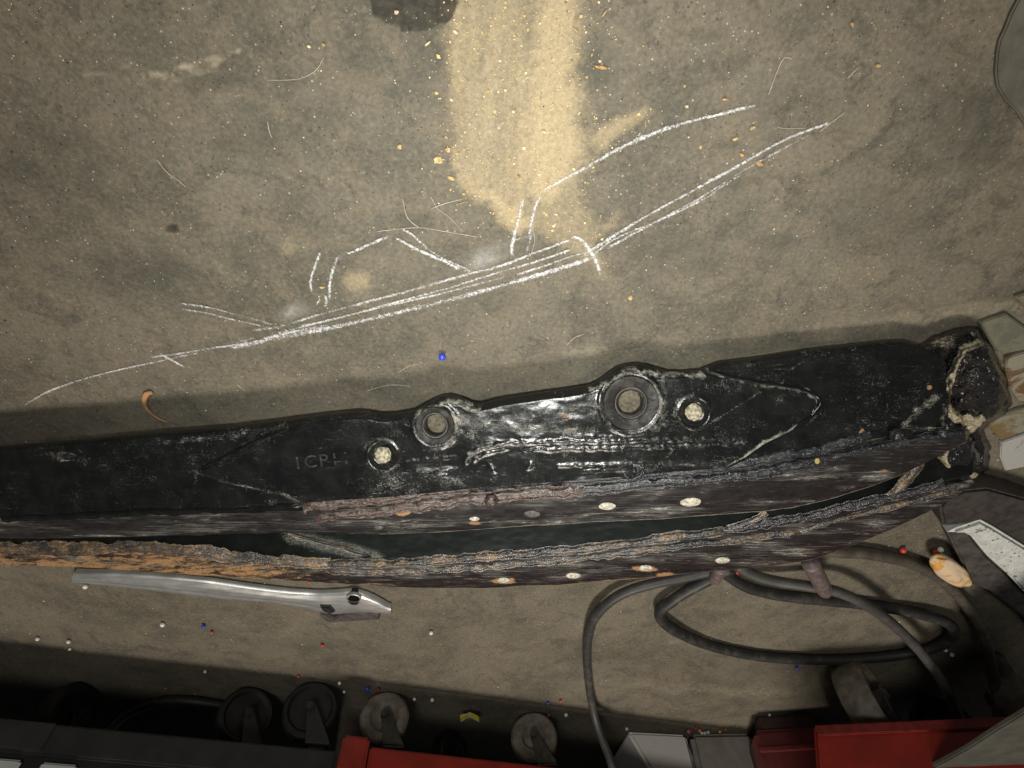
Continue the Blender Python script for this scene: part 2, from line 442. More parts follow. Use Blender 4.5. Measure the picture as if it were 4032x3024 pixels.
def pale_mask(vx, vy):
    m = np.zeros(np.shape(vx))
    for (pts, w, k) in (([(300, 170), (380, 150), (460, 128), (520, 112)], 7, 0.62), ([(395, 172), (470, 142)], 6, 0.5), ([(150, 172), (280, 145)], 8, 0.4), ([(300, 190), (420, 165)], 6, 0.4), ([(90, 460), (130, 480), (160, 505)], 5, 0.35), ([(60, 620), (180, 660)], 8, 0.3), ([(1770, 630), (1820, 570)], 18, 0.26), ([(1900, 400), (2100, 380)], 14, 0.28), ([(1700, 120), (1900, 90)], 30, 0.25), ([(500, 40), (650, 20)], 30, 0.3), ([(430, 560), (560, 620)], 20, 0.25), ([(1250, 1360), (1700, 1400)], 30, 0.25), ([(400, 1330), (900, 1400)], 24, 0.22), ([(1300, 1480), (1700, 1500)], 16, 0.3), ([(1225, 762), (1300, 752)], 16, 0.38), ([(560, 745), (640, 760)], 9, 0.25),
                        ([(1770, 720), (2200, 660)], 26, 0.35), ([(1500, 655), (1600, 640)], 14, 0.25), ([(1380, 400), (1480, 330)], 12, 0.25), ([(1060, 150), (1050, 300)], 40, 0.3)):
        d = pdist(vx, vy + (fbm(vx / 26, vy / 26, 5) - 0.5) * 6, pts)
        m = np.maximum(m, k * (0.45 + 0.9 * fbm(vx / 22, vy / 12, 8)) * (1 - sstep(w * 0.1, w * 1.7, d)))
    return m
def oil_mask(vx, vy):
    wob = (fbm(vx / 22, vy / 22, 15) - 0.5) * 44
    d = np.hypot((vx - 892) / 96, (vy - 8) / 56) + wob / 120
    m = 1 - sstep(0.90, 1.08, d)
    d2 = np.hypot((vx - 372) / 20, (vy - 496) / 13) + wob / 60
    m = np.maximum(m, 0.75 * (1 - sstep(0.4, 1.5, d2)))
    return m
def stain_mask(vx, vy):
    """broad greasy patches soaked into the concrete"""
    m = np.zeros(np.shape(vx)); wob = (fbm(vx / 60, vy / 45, 17, 5) - 0.5) * 1.5
    for (cx, cy, rx, ry, k) in ((1288, 135, 40, 60, 0.8), (1592, 395, 36, 20, 0.9), (450, 175, 60, 26, 0.6), (1685, 520, 44, 20, 0.7), (880, 480, 46, 22, 0.8), (560, 310, 110, 60, 0.5), (1112, 470, 14, 34, 0.7), (700, 250, 80, 50, 0.45),
                                (1450, 560, 120, 46, 0.5), (1900, 470, 150, 80, 0.5), (2080, 250, 120, 150, 0.6), (330, 600, 130, 50, 0.5), (150, 330, 140, 70, 0.45), (1050, 650, 130, 30, 0.45), (930, 120, 60, 60, 0.6), (1750, 230, 120, 60, 0.35),
                                (700, 1390, 200, 20, 0.35), (1700, 1430, 180, 18, 0.3)):
        m = np.maximum(m, k * (1 - sstep(0.3, 1.5, np.hypot((vx - cx) / rx, (vy - cy) / ry) + wob)))
    return m
gx = np.r_[[-6, -4, -2.5, -1.6, -1.2], np.arange(-0.95, 0.951, 0.0034), [1.2, 1.6, 2.5, 4, 6]]
gy = np.r_[[-6, -4, -2, -1, -0.5, -0.2], np.arange(-0.05, 1.05, 0.0034), [1.2, 1.6, 2.5, 4, 6]]
GX, GY = np.meshgrid(gx, gy, indexing='ij')
flat = np.stack([GX, GY, np.zeros_like(GX)], -1)
qx, qy = to_px(np.where((np.abs(GX) < 1.0)[..., None] & ((GY > -0.06) & (GY < 1.06))[..., None], flat, np.array([0.9, 0.9, 0])))
vx, vy = qx / S, qy / S
inner = (np.abs(GX) < 1.0) & (GY > -0.06) & (GY < 1.06)
sd = np.where(inner, sand_mask(vx, vy), 0); ol = np.where(inner, oil_mask(vx, vy), 0); pl = np.where(inner, pale_mask(vx, vy), 0); sn = np.where(inner, stain_mask(vx, vy), 0)
idx = np.arange(GX.size).reshape(GX.shape)
quads = np.stack([idx[:-1, :-1], idx[1:, :-1], idx[1:, 1:], idx[:-1, 1:]], -1).reshape(-1, 4)
zz = np.where(inner, (fbm(GX * 9, GY * 9, 2) - 0.5) * 0.0012 * 0 + (fbm(GX * 160, GY * 160, 4, 3) - 0.5) * 0.0005 - 0.0005, -0.0005)
Vf = flat.reshape(-1, 3).copy(); Vf[:, 2] = zz.ravel()
floor = link('floor', mesh('floor', Vf, quads, {'sand': sd, 'oil': ol, 'pale': pl, 'stain': sn}), M_floor)
tag(floor, kind='structure')
def flr(px, py, z=0.0):            # a point on the floor from the 2212 wide view
    return at(px * S, py * S, z)

# ------------------------------------------------------------------ the welded steel arm
ARM = empty('welded_beam', at(2016, 1760, 0.0), 'long black welded steel arm with two bored bosses lying on the concrete', 'steel arm')
A0 = at(0, 1760, 0.032); A1 = at(3400, 1353, 0.016); A2 = at(2400, 1880, 0.0575)
sA = (A1 - A0) / np.linalg.norm(A1 - A0)
nA = np.cross(A1 - A0, A2 - A0); nA /= np.linalg.norm(nA)
if nA[2] < 0: nA = -nA
tA = np.cross(nA, sA)
if tA[1] < 0: tA = -tA
def A_at(px, py): return on_plane(np.asarray(px, float), np.asarray(py, float), A0, nA)
def st(P):
    q = np.asarray(P) - A0
    return q @ sA, q @ tA
E0 = [(-260, 1785), (0, 1762), (300, 1737), (600, 1708), (900, 1685), (1100, 1660), (1270, 1637), (1400, 1624), (1450, 1627), (1500, 1637), (1560, 1634), (1630, 1621), (1665, 1600), (1700, 1580), (1735, 1565), (1768, 1560), (1800, 1566), (1830, 1578),
      (1855, 1590), (1885, 1595), (1920, 1587), (1965, 1575), (2060, 1560), (2150, 1547), (2250, 1533), (2325, 1520), (2360, 1502), (2395, 1475), (2430, 1450), (2470, 1437), (2510, 1433), (2550, 1439), (2590, 1452), (2640, 1466), (2700, 1466), (2760, 1460), (2800, 1445), (2835, 1430),
      (3000, 1410), (3200, 1378), (3400, 1355), (3500, 1344), (3560, 1342), (3610, 1356), (3660, 1376), (3710, 1400), (3735, 1430)]
E1 = [(-260, 2042), (0, 2034), (300, 2024), (700, 2010), (1000, 2000), (1200, 1992), (1500, 1968), (1900, 1930), (2300, 1898), (2600, 1872), (2850, 1846), (3000, 1822), (3200, 1780), (3400, 1735), (3600, 1704), (3735, 1690)]
def tcurve(pts):
    P = A_at([p[0] for p in pts], [p[1] for p in pts]); s, t = st(P)
    return s, t
s0, t0 = tcurve(E0); s1, t1 = tcurve(E1)
BORES = [((1716, 1672), 76, 50, 40), ((2481, 1584), 108, 62, 47)]          # centre, washer radius, lip radius, bore radius
PLUGS = [((1510, 1790), 58, 31), ((2730, 1622), 60, 32)]
CHEV_L = [(1130, 1690), (1010, 1740), (900, 1790), (780, 1853), (880, 1895), (1030, 1925), (1120, 1945), (1190, 1975)]
CHEV_R = [(2790, 1460), (2950, 1502), (3080, 1520), (3160, 1535), (3215, 1560), (3228, 1590), (3200, 1640), (3110, 1690), (3000, 1745), (2930, 1795), (2850, 1845)]
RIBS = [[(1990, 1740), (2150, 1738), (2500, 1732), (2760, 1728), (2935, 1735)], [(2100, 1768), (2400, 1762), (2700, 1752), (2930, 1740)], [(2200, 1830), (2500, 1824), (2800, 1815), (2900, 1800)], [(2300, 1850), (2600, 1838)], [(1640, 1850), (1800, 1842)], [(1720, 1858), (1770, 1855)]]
def wear_glint_A(px, py, edge):
    w = 0.30 + 0.46 * (fbm(px / 170, py / 90, 31) - 0.42) + 0.16 * sstep(0.50, 0.72, fbm(px / 60, py / 45, 33))
    def add(pts, rad, k, nse=40):
        nonlocal w
        d = pdist(px + (fbm(px / 28, py / 28, 41) - .5) * nse, py + (fbm(px / 24, py / 24, 44) - .5) * nse, pts)
        w = np.maximum(w, k * (1 - sstep(rad * 0.15, rad, d)))
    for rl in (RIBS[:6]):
        add(rl, 12, 0.62, 14)  # pale paint specks and painted-in glints along the ridges
    add([(1650, 1625), (1768, 1575), (1880, 1607)], 26, 0.95)
    add([(2330, 1535), (2480, 1452), (2620, 1480), (2760, 1475)], 24, 0.95)
    add([(1800, 1620), (1805, 1690), (1770, 1740)], 30, 0.9)
    add([(1830, 1650), (2000, 1680), (2200, 1690), (2330, 1690)], 52, 0.74)
    add([(2030, 1650), (2200, 1620), (2330, 1600)], 60, 0.62)
    add([(2600, 1500), (2610, 1620), (2570, 1690)], 36, 0.72)
    add([(1445, 1760), (1470, 1735), (1530, 1735)], 16, 0.75); add([(1450, 1800), (1465, 1840)], 14, 0.6)
    add([(2655, 1590), (2670, 1570), (2720, 1555)], 16, 0.8); add([(2655, 1600), (2665, 1660)], 14, 0.7)
    add([(200, 1790), (340, 1812)], 46, 0.68); add([(380, 1810), (420, 1850)], 34, 0.5); add([(700, 1760), (790, 1850)], 46, 0.55); add([(110, 1800), (240, 1776)], 20, 0.6)
    add([(600, 1740), (900, 1715), (1120, 1690)], 26, 0.62)
    add([(740, 1850), (790, 1858), (770, 1890)], 22, 0.7)
    add([(1840, 1820), (1850, 1785), (1930, 1750)], 18, 0.85)
    add([(1180, 1800), (1330, 1830)], 70, 0.34)
    add([(3300, 1580), (3450, 1600), (3560, 1560)], 110, 0.40); add([(3360, 1690), (3480, 1660)], 60, 0.5)
    add([(3560, 1670), (3640, 1600), (3700, 1560)], 30, 0.85); add([(3570, 1680), (3720, 1690), (3715, 1600)], 26, 0.75)
    add([(2750, 1480), (2950, 1440)], 40, 0.45); add([(3060, 1480), (3180, 1420)], 10, 0.6, 6)
    add([(2560, 1850), (2700, 1720), (2860, 1620), (2990, 1540)], 7, 0.75, 6); add([(2450, 1800), (2530, 1850)], 6, 0.7, 4)
    add([(1700, 1960), (2050, 1910)], 24, 0.5)
    w = np.maximum(w, 0.55 * (1 - sstep(6, 34, edge)) * (0.35 + 0.65 * fbm(px / 50, py / 50, 77)))
    w = np.minimum(w, 0.32) + np.clip(w - 0.32, 0, 1) * (0.12 + 0.78 * fbm(px / 30, py / 22, 79, 5))
    return w
def ribs(px, py):                  # fine rolled ridges that catch the light
    h = np.zeros(np.shape(px))
    for pts, wd, k in (([(1990, 1740), (2150, 1738), (2500, 1732), (2760, 1728), (2900, 1727), (2935, 1735)], 7, 1.0), ([(2100, 1768), (2400, 1762), (2700, 1752), (2930, 1740)], 6, 0.9), ([(2250, 1715), (2500, 1718)], 5, 0.6),
                       ([(2200, 1830), (2500, 1824), (2800, 1815), (2900, 1800)], 6, 0.7), ([(2300, 1850), (2600, 1838)], 6, 0.6), ([(1600, 1815), (1800, 1795)], 5, 0.6), ([(1640, 1850), (1800, 1842)], 5, 0.6), ([(1720, 1855), (1760, 1852)], 10, 1.2),
                       ([(1700, 1880), (1800, 1885)], 5, 0.5), ([(2080, 1835), (2095, 1825)], 12, 1.3), ([(1835, 1815), (1842, 1790), (1870, 1770), (1960, 1745), (2000, 1742)], 9, 1.4), ([(1860, 1810), (1920, 1780), (2000, 1762)], 7, 1.0), ([(1930, 1830), (1945, 1850)], 9, 0.8)):
        d = pdist(px + (fbm(px / 30, py / 30, 51) - .5) * 10, py + (fbm(px / 18, py / 18, 52) - .5) * 12, pts)
        h = np.maximum(h, k * np.exp(-(d / wd) ** 2))
    return h * (0.35 + 0.9 * vn(px / 9, py / 9, 53))
def web(name, pts0, pts1, mat, raised, thick, ns, nt, chev=None):
    s0_, t0_ = tcurve(pts0); s1_, t1_ = tcurve(pts1)
    sa = max(min(s0_), min(s1_)); sb = min(max(s0_), max(s1_))
    s = np.linspace(sa, sb, ns); r = np.linspace(0, 1, nt)
    o0 = np.argsort(s0_); o1 = np.argsort(s1_)
    ta = np.interp(s, s0_[o0], t0_[o0]); tb = np.interp(s, s1_[o1], t1_[o1])
    T = ta[:, None] + (tb - ta)[:, None] * r[None]
    Sg = np.broadcast_to(s[:, None], T.shape)
    P = A0 + Sg[..., None] * sA + T[..., None] * tA
    px, py = to_px(P)
    edge = np.minimum(np.abs(T - ta[:, None]), np.abs(tb[:, None] - T)) / 0.00019
    h = (fbm(px / 150, py / 90, 61) - .5) * 0.0021 + (fbm(px / 30, py / 22, 62) - .5) * 0.0004
    h = h + ribs(px, py) * 0.0011
    h = h - 0.0022 * (1 - sstep(0, 16, np.abs(T - ta[:, None]) / 0.00019)) ** 2     # rounded edge
    for (c, r1, r2) in PLUGS:
        d = np.hypot(px - c[0], (py - c[1]))
        h = h - 0.0024 * (1 - sstep(r1 * 0.62, r1 * 0.98, d)) + 0.0009 * np.exp(-((d - r1) / 7) ** 2)
    drop = np.zeros(T.shape, bool)
    for (c, rw, rl, rb) in BORES:
        drop |= np.hypot(px - c[0], py - c[1]) < rw * 0.80
        d = np.hypot(px - c[0], py - c[1])
        h = h + 0.0012 * np.exp(-((d - rw * 1.12) / 9) ** 2)
    wr = wear_glint_A(px, py, edge)
    for (c, rw, rl, rb) in BORES:
        d = np.hypot(px - c[0], py - c[1])
        wr = np.maximum(wr, (0.66 * np.exp(-((d - rw * 1.06) / 11) ** 2)) * (0.6 + 0.5 * vn(np.arctan2(py - c[1], px - c[0]) * 2, d * 0, 5)))
    ru = 0.10 + 0.0 * px
    for (cx, cy, rr, k) in ((3395, 1703, 24, 0.9), (3660, 1525, 18, 0.9), (2230, 1640, 50, 0.5), (2330, 1625, 40, 0.45)):
        ru = np.maximum(ru, k * (1 - sstep(rr * .3, rr, np.hypot(px - cx, py - cy))))
    if chev is not None:           # wear along the chevron welds
        for ci, c in enumerate(chev):
            d = pdist(px + (fbm(px / 20, py / 20, 91) - .5) * 16, py + (fbm(px / 20, py / 20, 92) - .5) * 16, c)
            wr = np.maximum(wr, (0.62 if ci == 0 else 0.82) * (1 - sstep(4, 26, d)) * (0.5 + 0.6 * fbm(px / 60, py / 60, 93)))
    A = P + (raised + h)[..., None] * nA
    B = P - thick * nA + 0 * A
    return link(name, sheet(name, A, B, {'wear': wr, 'rust': ru}, drop), mat, ARM)
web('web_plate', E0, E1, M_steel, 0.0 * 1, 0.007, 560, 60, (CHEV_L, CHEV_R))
# the diamond ended reinforcing plate
def between(curve, x0, x1): return [p for p in curve if x0 < p[0] < x1]
def shift(curve, dy): return [(x, y + dy) for x, y in curve]
RP0 = [(792, 1850), (900, 1788), (1010, 1738), (1130, 1690)] + shift(between(E0, 1260, 2700), 9) + [(2790, 1463), (2950, 1502), (3080, 1520), (3160, 1535), (3205, 1556)]
RP1 = [(792, 1856), (880, 1895), (1030, 1925), (1120, 1945), (1190, 1975)] + shift(between(E1, 1300, 2800), -14) + [(2850, 1836), (2930, 1795), (3000, 1745), (3110, 1690), (3205, 1590)]
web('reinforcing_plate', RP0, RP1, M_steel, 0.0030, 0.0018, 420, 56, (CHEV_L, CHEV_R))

def bead(name, pts, plane=None, z=None, r=0.0032, mat=None, ripple=0.0026, seed=0, hgt=0.45, lift=0.0, parent=None, amp=0.10):
    """a low weld: a band with an uneven border that melts into the metal on both sides"""
    xs = [p[0] for p in pts]; ys = [p[1] for p in pts]
    P = A_at(xs, ys) if plane == 'A' else at(np.array(xs, float), np.array(ys, float), z if np.isscalar(z) else np.array(z, float))
    P = resample(P, 0.0009)
    n = len(P); L = np.arange(n) * 0.0009
    T = np.gradient(P, axis=0); T /= np.linalg.norm(T, axis=1)[:, None] + 1e-12
    up = np.asarray(nA if plane == 'A' else (0, -0.45, 0.89), float)
    Sd = np.cross(up, T); Sd /= np.linalg.norm(Sd, axis=1)[:, None]
    k = np.linspace(-1.35, 1.35, 17)
    w = r * (0.85 + 0.55 * (fbm(L * 45, L * 0, seed + 5) - .5) + 0.5 * (fbm(L * 210, L * 0, seed + 6) - .5))
    P = P + Sd * ((fbm(L * 90, L * 0, seed + 11) - .5) * r * 0.8)[:, None]
    Lk = L[:, None] + 0 * k[None]; kk_ = 0 * L[:, None] + k[None]
    edge = np.abs(kk_) * (0.80 + 0.55 * fbm(Lk * 260, kk_ * 1.2 + 9, seed + 21, 3))
    prof = np.sqrt(np.clip(1 - edge ** 2, 0, 1))
    ph = Lk / ripple + 2.2 * fbm(Lk * 110, kk_ * 0, seed) + 0.35 * kk_ ** 2
    rip = (0.5 + 0.5 * np.cos(2 * math.pi * ph)) * (0.2 + 0.9 * fbm(Lk * 60, kk_ * 0, seed + 31))
    end = np.clip(np.minimum(np.arange(n), np.arange(n)[::-1]) / 8.0, 0, 1)[:, None]
    h = r * hgt * prof * (0.72 + amp * rip + 0.8 * (fbm(Lk * 120, kk_ * 1.3, seed + 41, 4) - .5) + 0.22 * (fbm(Lk * 620, kk_ * 4, seed + 43, 3) - .5)) * end
    h = h - 0.0007 * (1 - prof) - 0.0004 * (1 - end)
    A = P[:, None] + Sd[:, None] * (kk_ * w[:, None])[..., None] + up * (h + lift)[..., None]
    B = P[:, None] + Sd[:, None] * (kk_ * w[:, None])[..., None] - up * 0.0012
    return link(name, sheet(name, A, B), mat, parent or ARM)
UB = [(1190, 1990), (1320, 1978), (1500, 1958), (1700, 1930), (1900, 1908)]
UB2 = [(1880, 1912), (2100, 1893), (2300, 1880), (2550, 1862), (2850, 1836), (3050, 1800), (3250, 1762), (3430, 1712)]
bead('weld_bead', UB, 'A', None, 0.0046, M_weld_red, 0.0035, 1)
bead('weld_bead', UB2, 'A', None, 0.0040, M_weld_blue, 0.003, 2)
ZL = 0.0495
def zE(px, py): return float(A_at(px, py)[2])
def zline(pts, d=0.0): 
    x1 = [p[0] for p in E1]; y1 = [p[1] for p in E1]
    return [zE(p[0], np.interp(p[0], x1, y1)) + d for p in pts]
LB = [(1230, 2038), (1400, 2018), (1600, 1994), (1900, 1962), (2100, 1945), (2300, 1928)]
LB2 = [(2280, 1930), (2500, 1908), (2700, 1892), (2900, 1870), (3100, 1840), (3260, 1808)]
bead('weld_bead', LB, None, zline(LB, -0.0005), 0.0044, M_weld_red, 0.004, 3)
bead('weld_bead', LB2, None, zline(LB2, -0.0005), 0.0040, M_weld_blue, 0.003, 4)
bead('weld_bead', [(0, 2040), (350, 2027), (700, 2012), (1000, 2003), (1190, 1990)], 'A', None, 0.0026, M_steel, 0.006, 5, amp=0.12)
bead('weld_bead', CHEV_R[:7], 'A', None, 0.0017, M_steel, 0.003, 6, lift=0.0012)
bead('weld_bead', CHEV_R[6:], 'A', None, 0.0022, M_steel, 0.003, 7, lift=0.0012)
bead('weld_bead', CHEV_L[:4], 'A', None, 0.0014, M_steel, 0.003, 8, lift=0.001)
bead('weld_bead', CHEV_L[3:], 'A', None, 0.0015, M_steel, 0.003, 9, lift=0.001)
bead('weld_bead', [(3255, 1806), (3400, 1772), (3600, 1732), (3740, 1706), (3800, 1700)], None, zline([(3255, 0), (3400, 0), (3600, 0), (3735, 0), (3735, 0)], -0.001), 0.0026, M_weld_blue, 0.004, 10)

def strip(name, e0, e1, z0, z1, mat, thick, ns=420, nt=22, wearf=None, rustf=None, crown=0.0, lum=0.0):
    """flange: ruled sheet between two outlines; z0/z1 callables of px x"""
    x = np.linspace(max(e0[0][0], e1[0][0]), min(e0[-1][0], e1[-1][0]), ns)
    y0 = np.interp(x, [p[0] for p in e0], [p[1] for p in e0]); y1 = np.interp(x, [p[0] for p in e1], [p[1] for p in e1])
    za = np.array([z0(v) for v in x]); zb = np.array([z1(v) for v in x])
    a = at(x, y0, za); b = at(x, y1, zb)
    r = np.linspace(0, 1, nt)
    P = a[:, None] + (b - a)[:, None] * r[None, :, None]
    px, py = to_px(P)
    h = (fbm(px / 130, r[None] * 2 + 0 * px, 71) - .5) * 0.0016 + (fbm(px / 40, py / 16, 72) - .5) * lum
    h = h + crown * np.sin(math.pi * r)[None] - 0.0018 * (sstep(0.88, 1.0, r)[None]) ** 2
    edge = (1 - r)[None] * np.abs(y1 - y0)[:, None]
    wr = wearf(px, py, edge) if wearf else np.full(px.shape, 0.3)
    ru = rustf(px, py, edge) if rustf else np.full(px.shape, 0.1)
    A = P.copy(); A[..., 2] += h
    B = P.copy(); B[..., 2] -= thick
    return link(name, sheet(name, A, B, {'wear': wr, 'rust': ru}), mat, ARM)
E1b = [(-260, 2046), (0, 2040), (300, 2030), (700, 2016), (1000, 2012), (1200, 2012), (1500, 1995), (1900, 1952), (2300, 1920), (2600, 1894), (2850, 1868), (3000, 1846), (3200, 1806), (3400, 1768), (3600, 1728), (3735, 1704), (3800, 1696)]
E2 = [(-260, 2118), (0, 2122), (200, 2126), (400, 2124), (870, 2110), (1100, 2104), (1200, 2106), (1500, 2112), (1800, 2100), (2100, 2078), (2400, 2061), (2650, 2048), (3000, 2021), (3120, 2006), (3250, 1980), (3400, 1935), (3550, 1880), (3700, 1802), (3800, 1745)]
x1_, y1_ = [p[0] for p in E1], [p[1] for p in E1]
zcache = [(x, zE(x, y) - 0.001) for x, y in E1] + [(3860, zE(3735, 1690) - 0.001)]
zE1 = lambda v: float(np.interp(v, [q[0] for q in zcache], [q[1] for q in zcache]))
def wear_F(px, py, edge):
    w = 0.30 + 0.7 * (fbm(px / 200, py / 26, 81) - .42)
    w = np.maximum(w, 1.0 * (1 - sstep(3, 11, edge)) * sstep(900, 1300, px))
    def blob(cx, cy, rx, ry, k):
        nonlocal w
        w = np.maximum(w, k * (1 - sstep(0.2, 1.1, np.hypot((px - cx) / rx, (py - cy) / ry))))
    blob(2620, 2005, 260, 34, 0.60); blob(3450, 1870, 170, 40, 0.62); blob(3330, 1920, 130, 20, 0.5); blob(400, 2108, 160, 9, 0.7); blob(2950, 1980, 160, 30, 0.35); blob(1250, 2090, 220, 12, 0.5)
    return w
def rust_F(px, py, edge):
    r = 0.08 + 0 * px
    for (cx, cy, rx, ry, k) in ((1585, 2012, 46, 22, 1.0), (1680, 2006, 36, 8, 0.8), (1870, 2055, 50, 16, 0.75), (2150, 2068, 260, 7, 0.65), (3480, 1850, 40, 12, 0.6), (2391, 1985, 50, 10, 0.6)):
        r = np.maximum(r, k * (1 - sstep(0.3, 1.1, np.hypot((px - cx) / rx, (py - cy) / ry))))
    return r
strip('flange', E1b, E2, zE1, lambda v: zE1(v) + 0.001, M_flange, 0.006, 520, 26, wear_F, rust_F, 0.001, 0.0006)

# far arm: its web shows as a dark green band, then its rusty welds and flange
B1 = [(-260, 2150), (0, 2158), (300, 2158), (500, 2160), (740, 2172), (1000, 2205), (1300, 2222), (1500, 2220), (1800, 2205), (2000, 2190), (2300, 2163), (2600, 2128), (2850, 2094), (2950, 2078), (3150, 2040), (3350, 1992), (3550, 1945), (3700, 1910), (3830, 1880)]
E3 = [(-260, 2222), (0, 2226), (300, 2238), (700, 2264), (1000, 2282), (1300, 2302), (1600, 2320), (1900, 2325), (2200, 2311), (2600, 2277), (2800, 2257), (3000, 2240), (3200, 2212), (3280, 2186), (3350, 2160), (3500, 2098), (3650, 2026), (3760, 1962), (3830, 1905)]
zB = lambda v: 0.040
def wear_B(px, py, edge):
    w = 0.12 + 0.3 * (fbm(px / 110, py / 40, 83) - .4)
    w = np.maximum(w, 0.66 * (1 - sstep(10, 70, pdist(px, py, [(1140, 2110), (1350, 2160), (1480, 2200)]))))
    return w
B0 = [(x, y - 150 if x < 1200 else y - 175) for x, y in B1]
strip('rear_web', B0, B1, lambda v: 0.006, zB, M_steel_far, 0.006, 380, 26, wear_B, None, 0.0, 0.0008)
def rust_B(px, py, edge):
    r = 0.20 + 0.25 * fbm(px / 200, py / 50, 87)
    r = np.maximum(r, 0.98 * (1 - sstep(2, 14, edge)) * (1 - sstep(2500, 2900, px)) * (0.4 + 0.9 * fbm(px / 60, py / 60, 86)))
    r = np.maximum(r, (0.70 - 0.54 * sstep(900, 1700, px)) * (0.5 + 0.7 * fbm(px / 70, py / 18, 88)))
    for (cx, cy, rx, ry, k) in ((1984, 2284, 90, 22, 0.9), (2542, 2236, 80, 20, 0.95), (2620, 2262, 60, 16, 0.9), (2450, 2288, 160, 9, 0.9), (800, 2240, 160, 26, 0.75), (1500, 2300, 160, 10, 0.7)):
        r = np.maximum(r, k * (0.35 + fbm(px / 24, py / 9, 85)) * (1 - sstep(0.3, 1.1, np.hypot((px - cx) / rx, (py - cy) / ry))))
    return r * (1 - 0.75 * sstep(2900, 3100, px))
def wear_FB(px, py, edge):
    w = 0.32 + 0.7 * (fbm(px / 150, py / 22, 89) - .42)
    w = np.maximum(w, 0.7 * (1 - sstep(2, 10, edge)))
    def blob(cx, cy, rx, ry, k):
        nonlocal w
        w = np.maximum(w, k * (1 - sstep(0.2, 1.1, np.hypot((px - cx) / rx, (py - cy) / ry))))
    blob(3130, 2170, 170, 36, 0.62); blob(500, 2225, 420, 22, 0.5); blob(3000, 2205, 240, 18, 0.45); blob(3500, 2050, 260, 60, 0.34)
    return w
strip('rear_flange', shift(B1, 8), E3, zB, lambda v: 0.041, M_flange_far, 0.006, 520, 26, wear_FB, rust_B, 0.001, 0.0007)
bead('rear_weld_bead', [(-200, 2152), (0, 2160), (300, 2160), (500, 2158), (740, 2168), (900, 2195), (1000, 2203), (1300, 2222)], None, 0.0412, 0.0048, M_weld_rust2, 0.005, 20, hgt=0.16)
bead('rear_weld_bead', [(1280, 2222), (1500, 2218), (1800, 2202), (2000, 2187), (2300, 2160), (2600, 2124), (2850, 2092)], None, 0.0412, 0.0038, M_weld_rust, 0.0035, 21)
bead('rear_weld_bead', [(1280, 2246), (1600, 2248), (1900, 2232), (2300, 2194), (2600, 2157), (2850, 2130), (3050, 2105), (3160, 2090)], None, 0.0415, 0.0038, M_weld_rust, 0.0035, 23)
bead('rear_weld_bead', [(2850, 2092), (2950, 2076), (3150, 2040), (3350, 1994), (3550, 1945), (3720, 1902)], None, 0.0412, 0.0034, M_weld_blue, 0.0035, 24)
bead('rear_weld_bead', [(3150, 2092), (3300, 2048), (3500, 2000), (3650, 1960), (3770, 1922)], None, 0.0420, 0.0026, M_weld_rust, 0.0035, 25)
bead('rear_weld_bead', [(2870, 2085), (2960, 2050), (3020, 2020)], None, 0.041, 0.003, M_weld_rust, 0.003, 26)
bead('rear_weld_bead', [(3500, 1962), (3560, 1900), (3620, 1820)], None, 0.041, 0.0042, M_weld_rust2, 0.005, 27)
bead('rear_weld_bead', [(1130, 2112), (1260, 2140), (1360, 2165), (1470, 2205)], None, 0.036, 0.0018, M_weld_rust, 0.004, 28)

# bushings, plugs, rivets, studs
for (c, rw, rl, rb) in BORES:
    P = A_at(*c); k = mpp(P)
    rw_, rl_, rb_ = rw * k, rl * k, rb * k
    b = link('bushing', lathe('bushing', P, nA, [(rw_, -0.008), (rw_, 0.0034), (rw_ - 0.0006, 0.0040), (rl_ + 0.0012, 0.0038), (rl_ + 0.0004, 0.0034), (rl_ + 0.0002, 0.0016), (rl_ - 0.0006, 0.0014), (rb_ + 0.0008, 0.0014), (rb_, 0.0008), (rb_, -0.0070)], 72), M_bush, ARM)
    lip = link('scraped_lip', lathe('scraped_lip', P, nA, [(rl_ + 0.0001, 0.0020), (rl_ - 0.0001, 0.0034), (rl_ - 0.0006, 0.0034), (rb_ + 0.0016, 0.0018)], 64), M_bush_pale, b)
    pl_ = link('bore_floor', lathe('bore_floor', P, nA, [(rb_ + 0.0001, -0.0068), (rb_ * 0.5, -0.0064), (0.00001, -0.0062)], 40), plain('gritty_bore_floor', (0.125, 0.108, 0.076), 0.85, 0, 0.4, 380, 0.7, 0.0006), b)
for (c, r1, r2) in PLUGS:
    P = A_at(*c); k = mpp(P)
    u, v, n = basis(nA, sA)
    link('plug_weld', lump('plug_weld', P + nA * 0.0012, (r2 * k, r2 * k * 1.05, 0.0022), (u, v, n), c[0], 0.2, 3, 4), M_plug, ARM)
def rivet(px, py, z, rpx, mat):
    P = at(px, py, z); k = mpp(P)
    r = rpx * k
    return link('rivet', lump('rivet', P, (r, r * 0.62, 0.0014), (np.array([1., 0, 0]), np.array([0, 1., 0]), np.array([0, 0, 1.])), px, 0.10, 2.5, 3), mat, ARM)
M_rivet_dark = plain('dark_rivet', (0.09, 0.085, 0.08), 0.4, 0, 0.5, 420, 0.6, 0.0005)
for (x, y, r, m) in ((1492, 2075, 20, M_rivet_dark), (1868, 2041, 22, M_rivet), (2096, 2023, 34, M_rivet_dark), (2391, 1993, 34, M_rivet), (2719, 1976, 43, M_rivet)):
    rivet(x, y, zE1(x) + 0.0012, r, m)
for (x, y, r) in ((1984, 2284, 26), (2257, 2266, 30), (2542, 2236, 28), (2845, 2206, 30)):
    rivet(x, y, 0.0424, r, M_rivet)
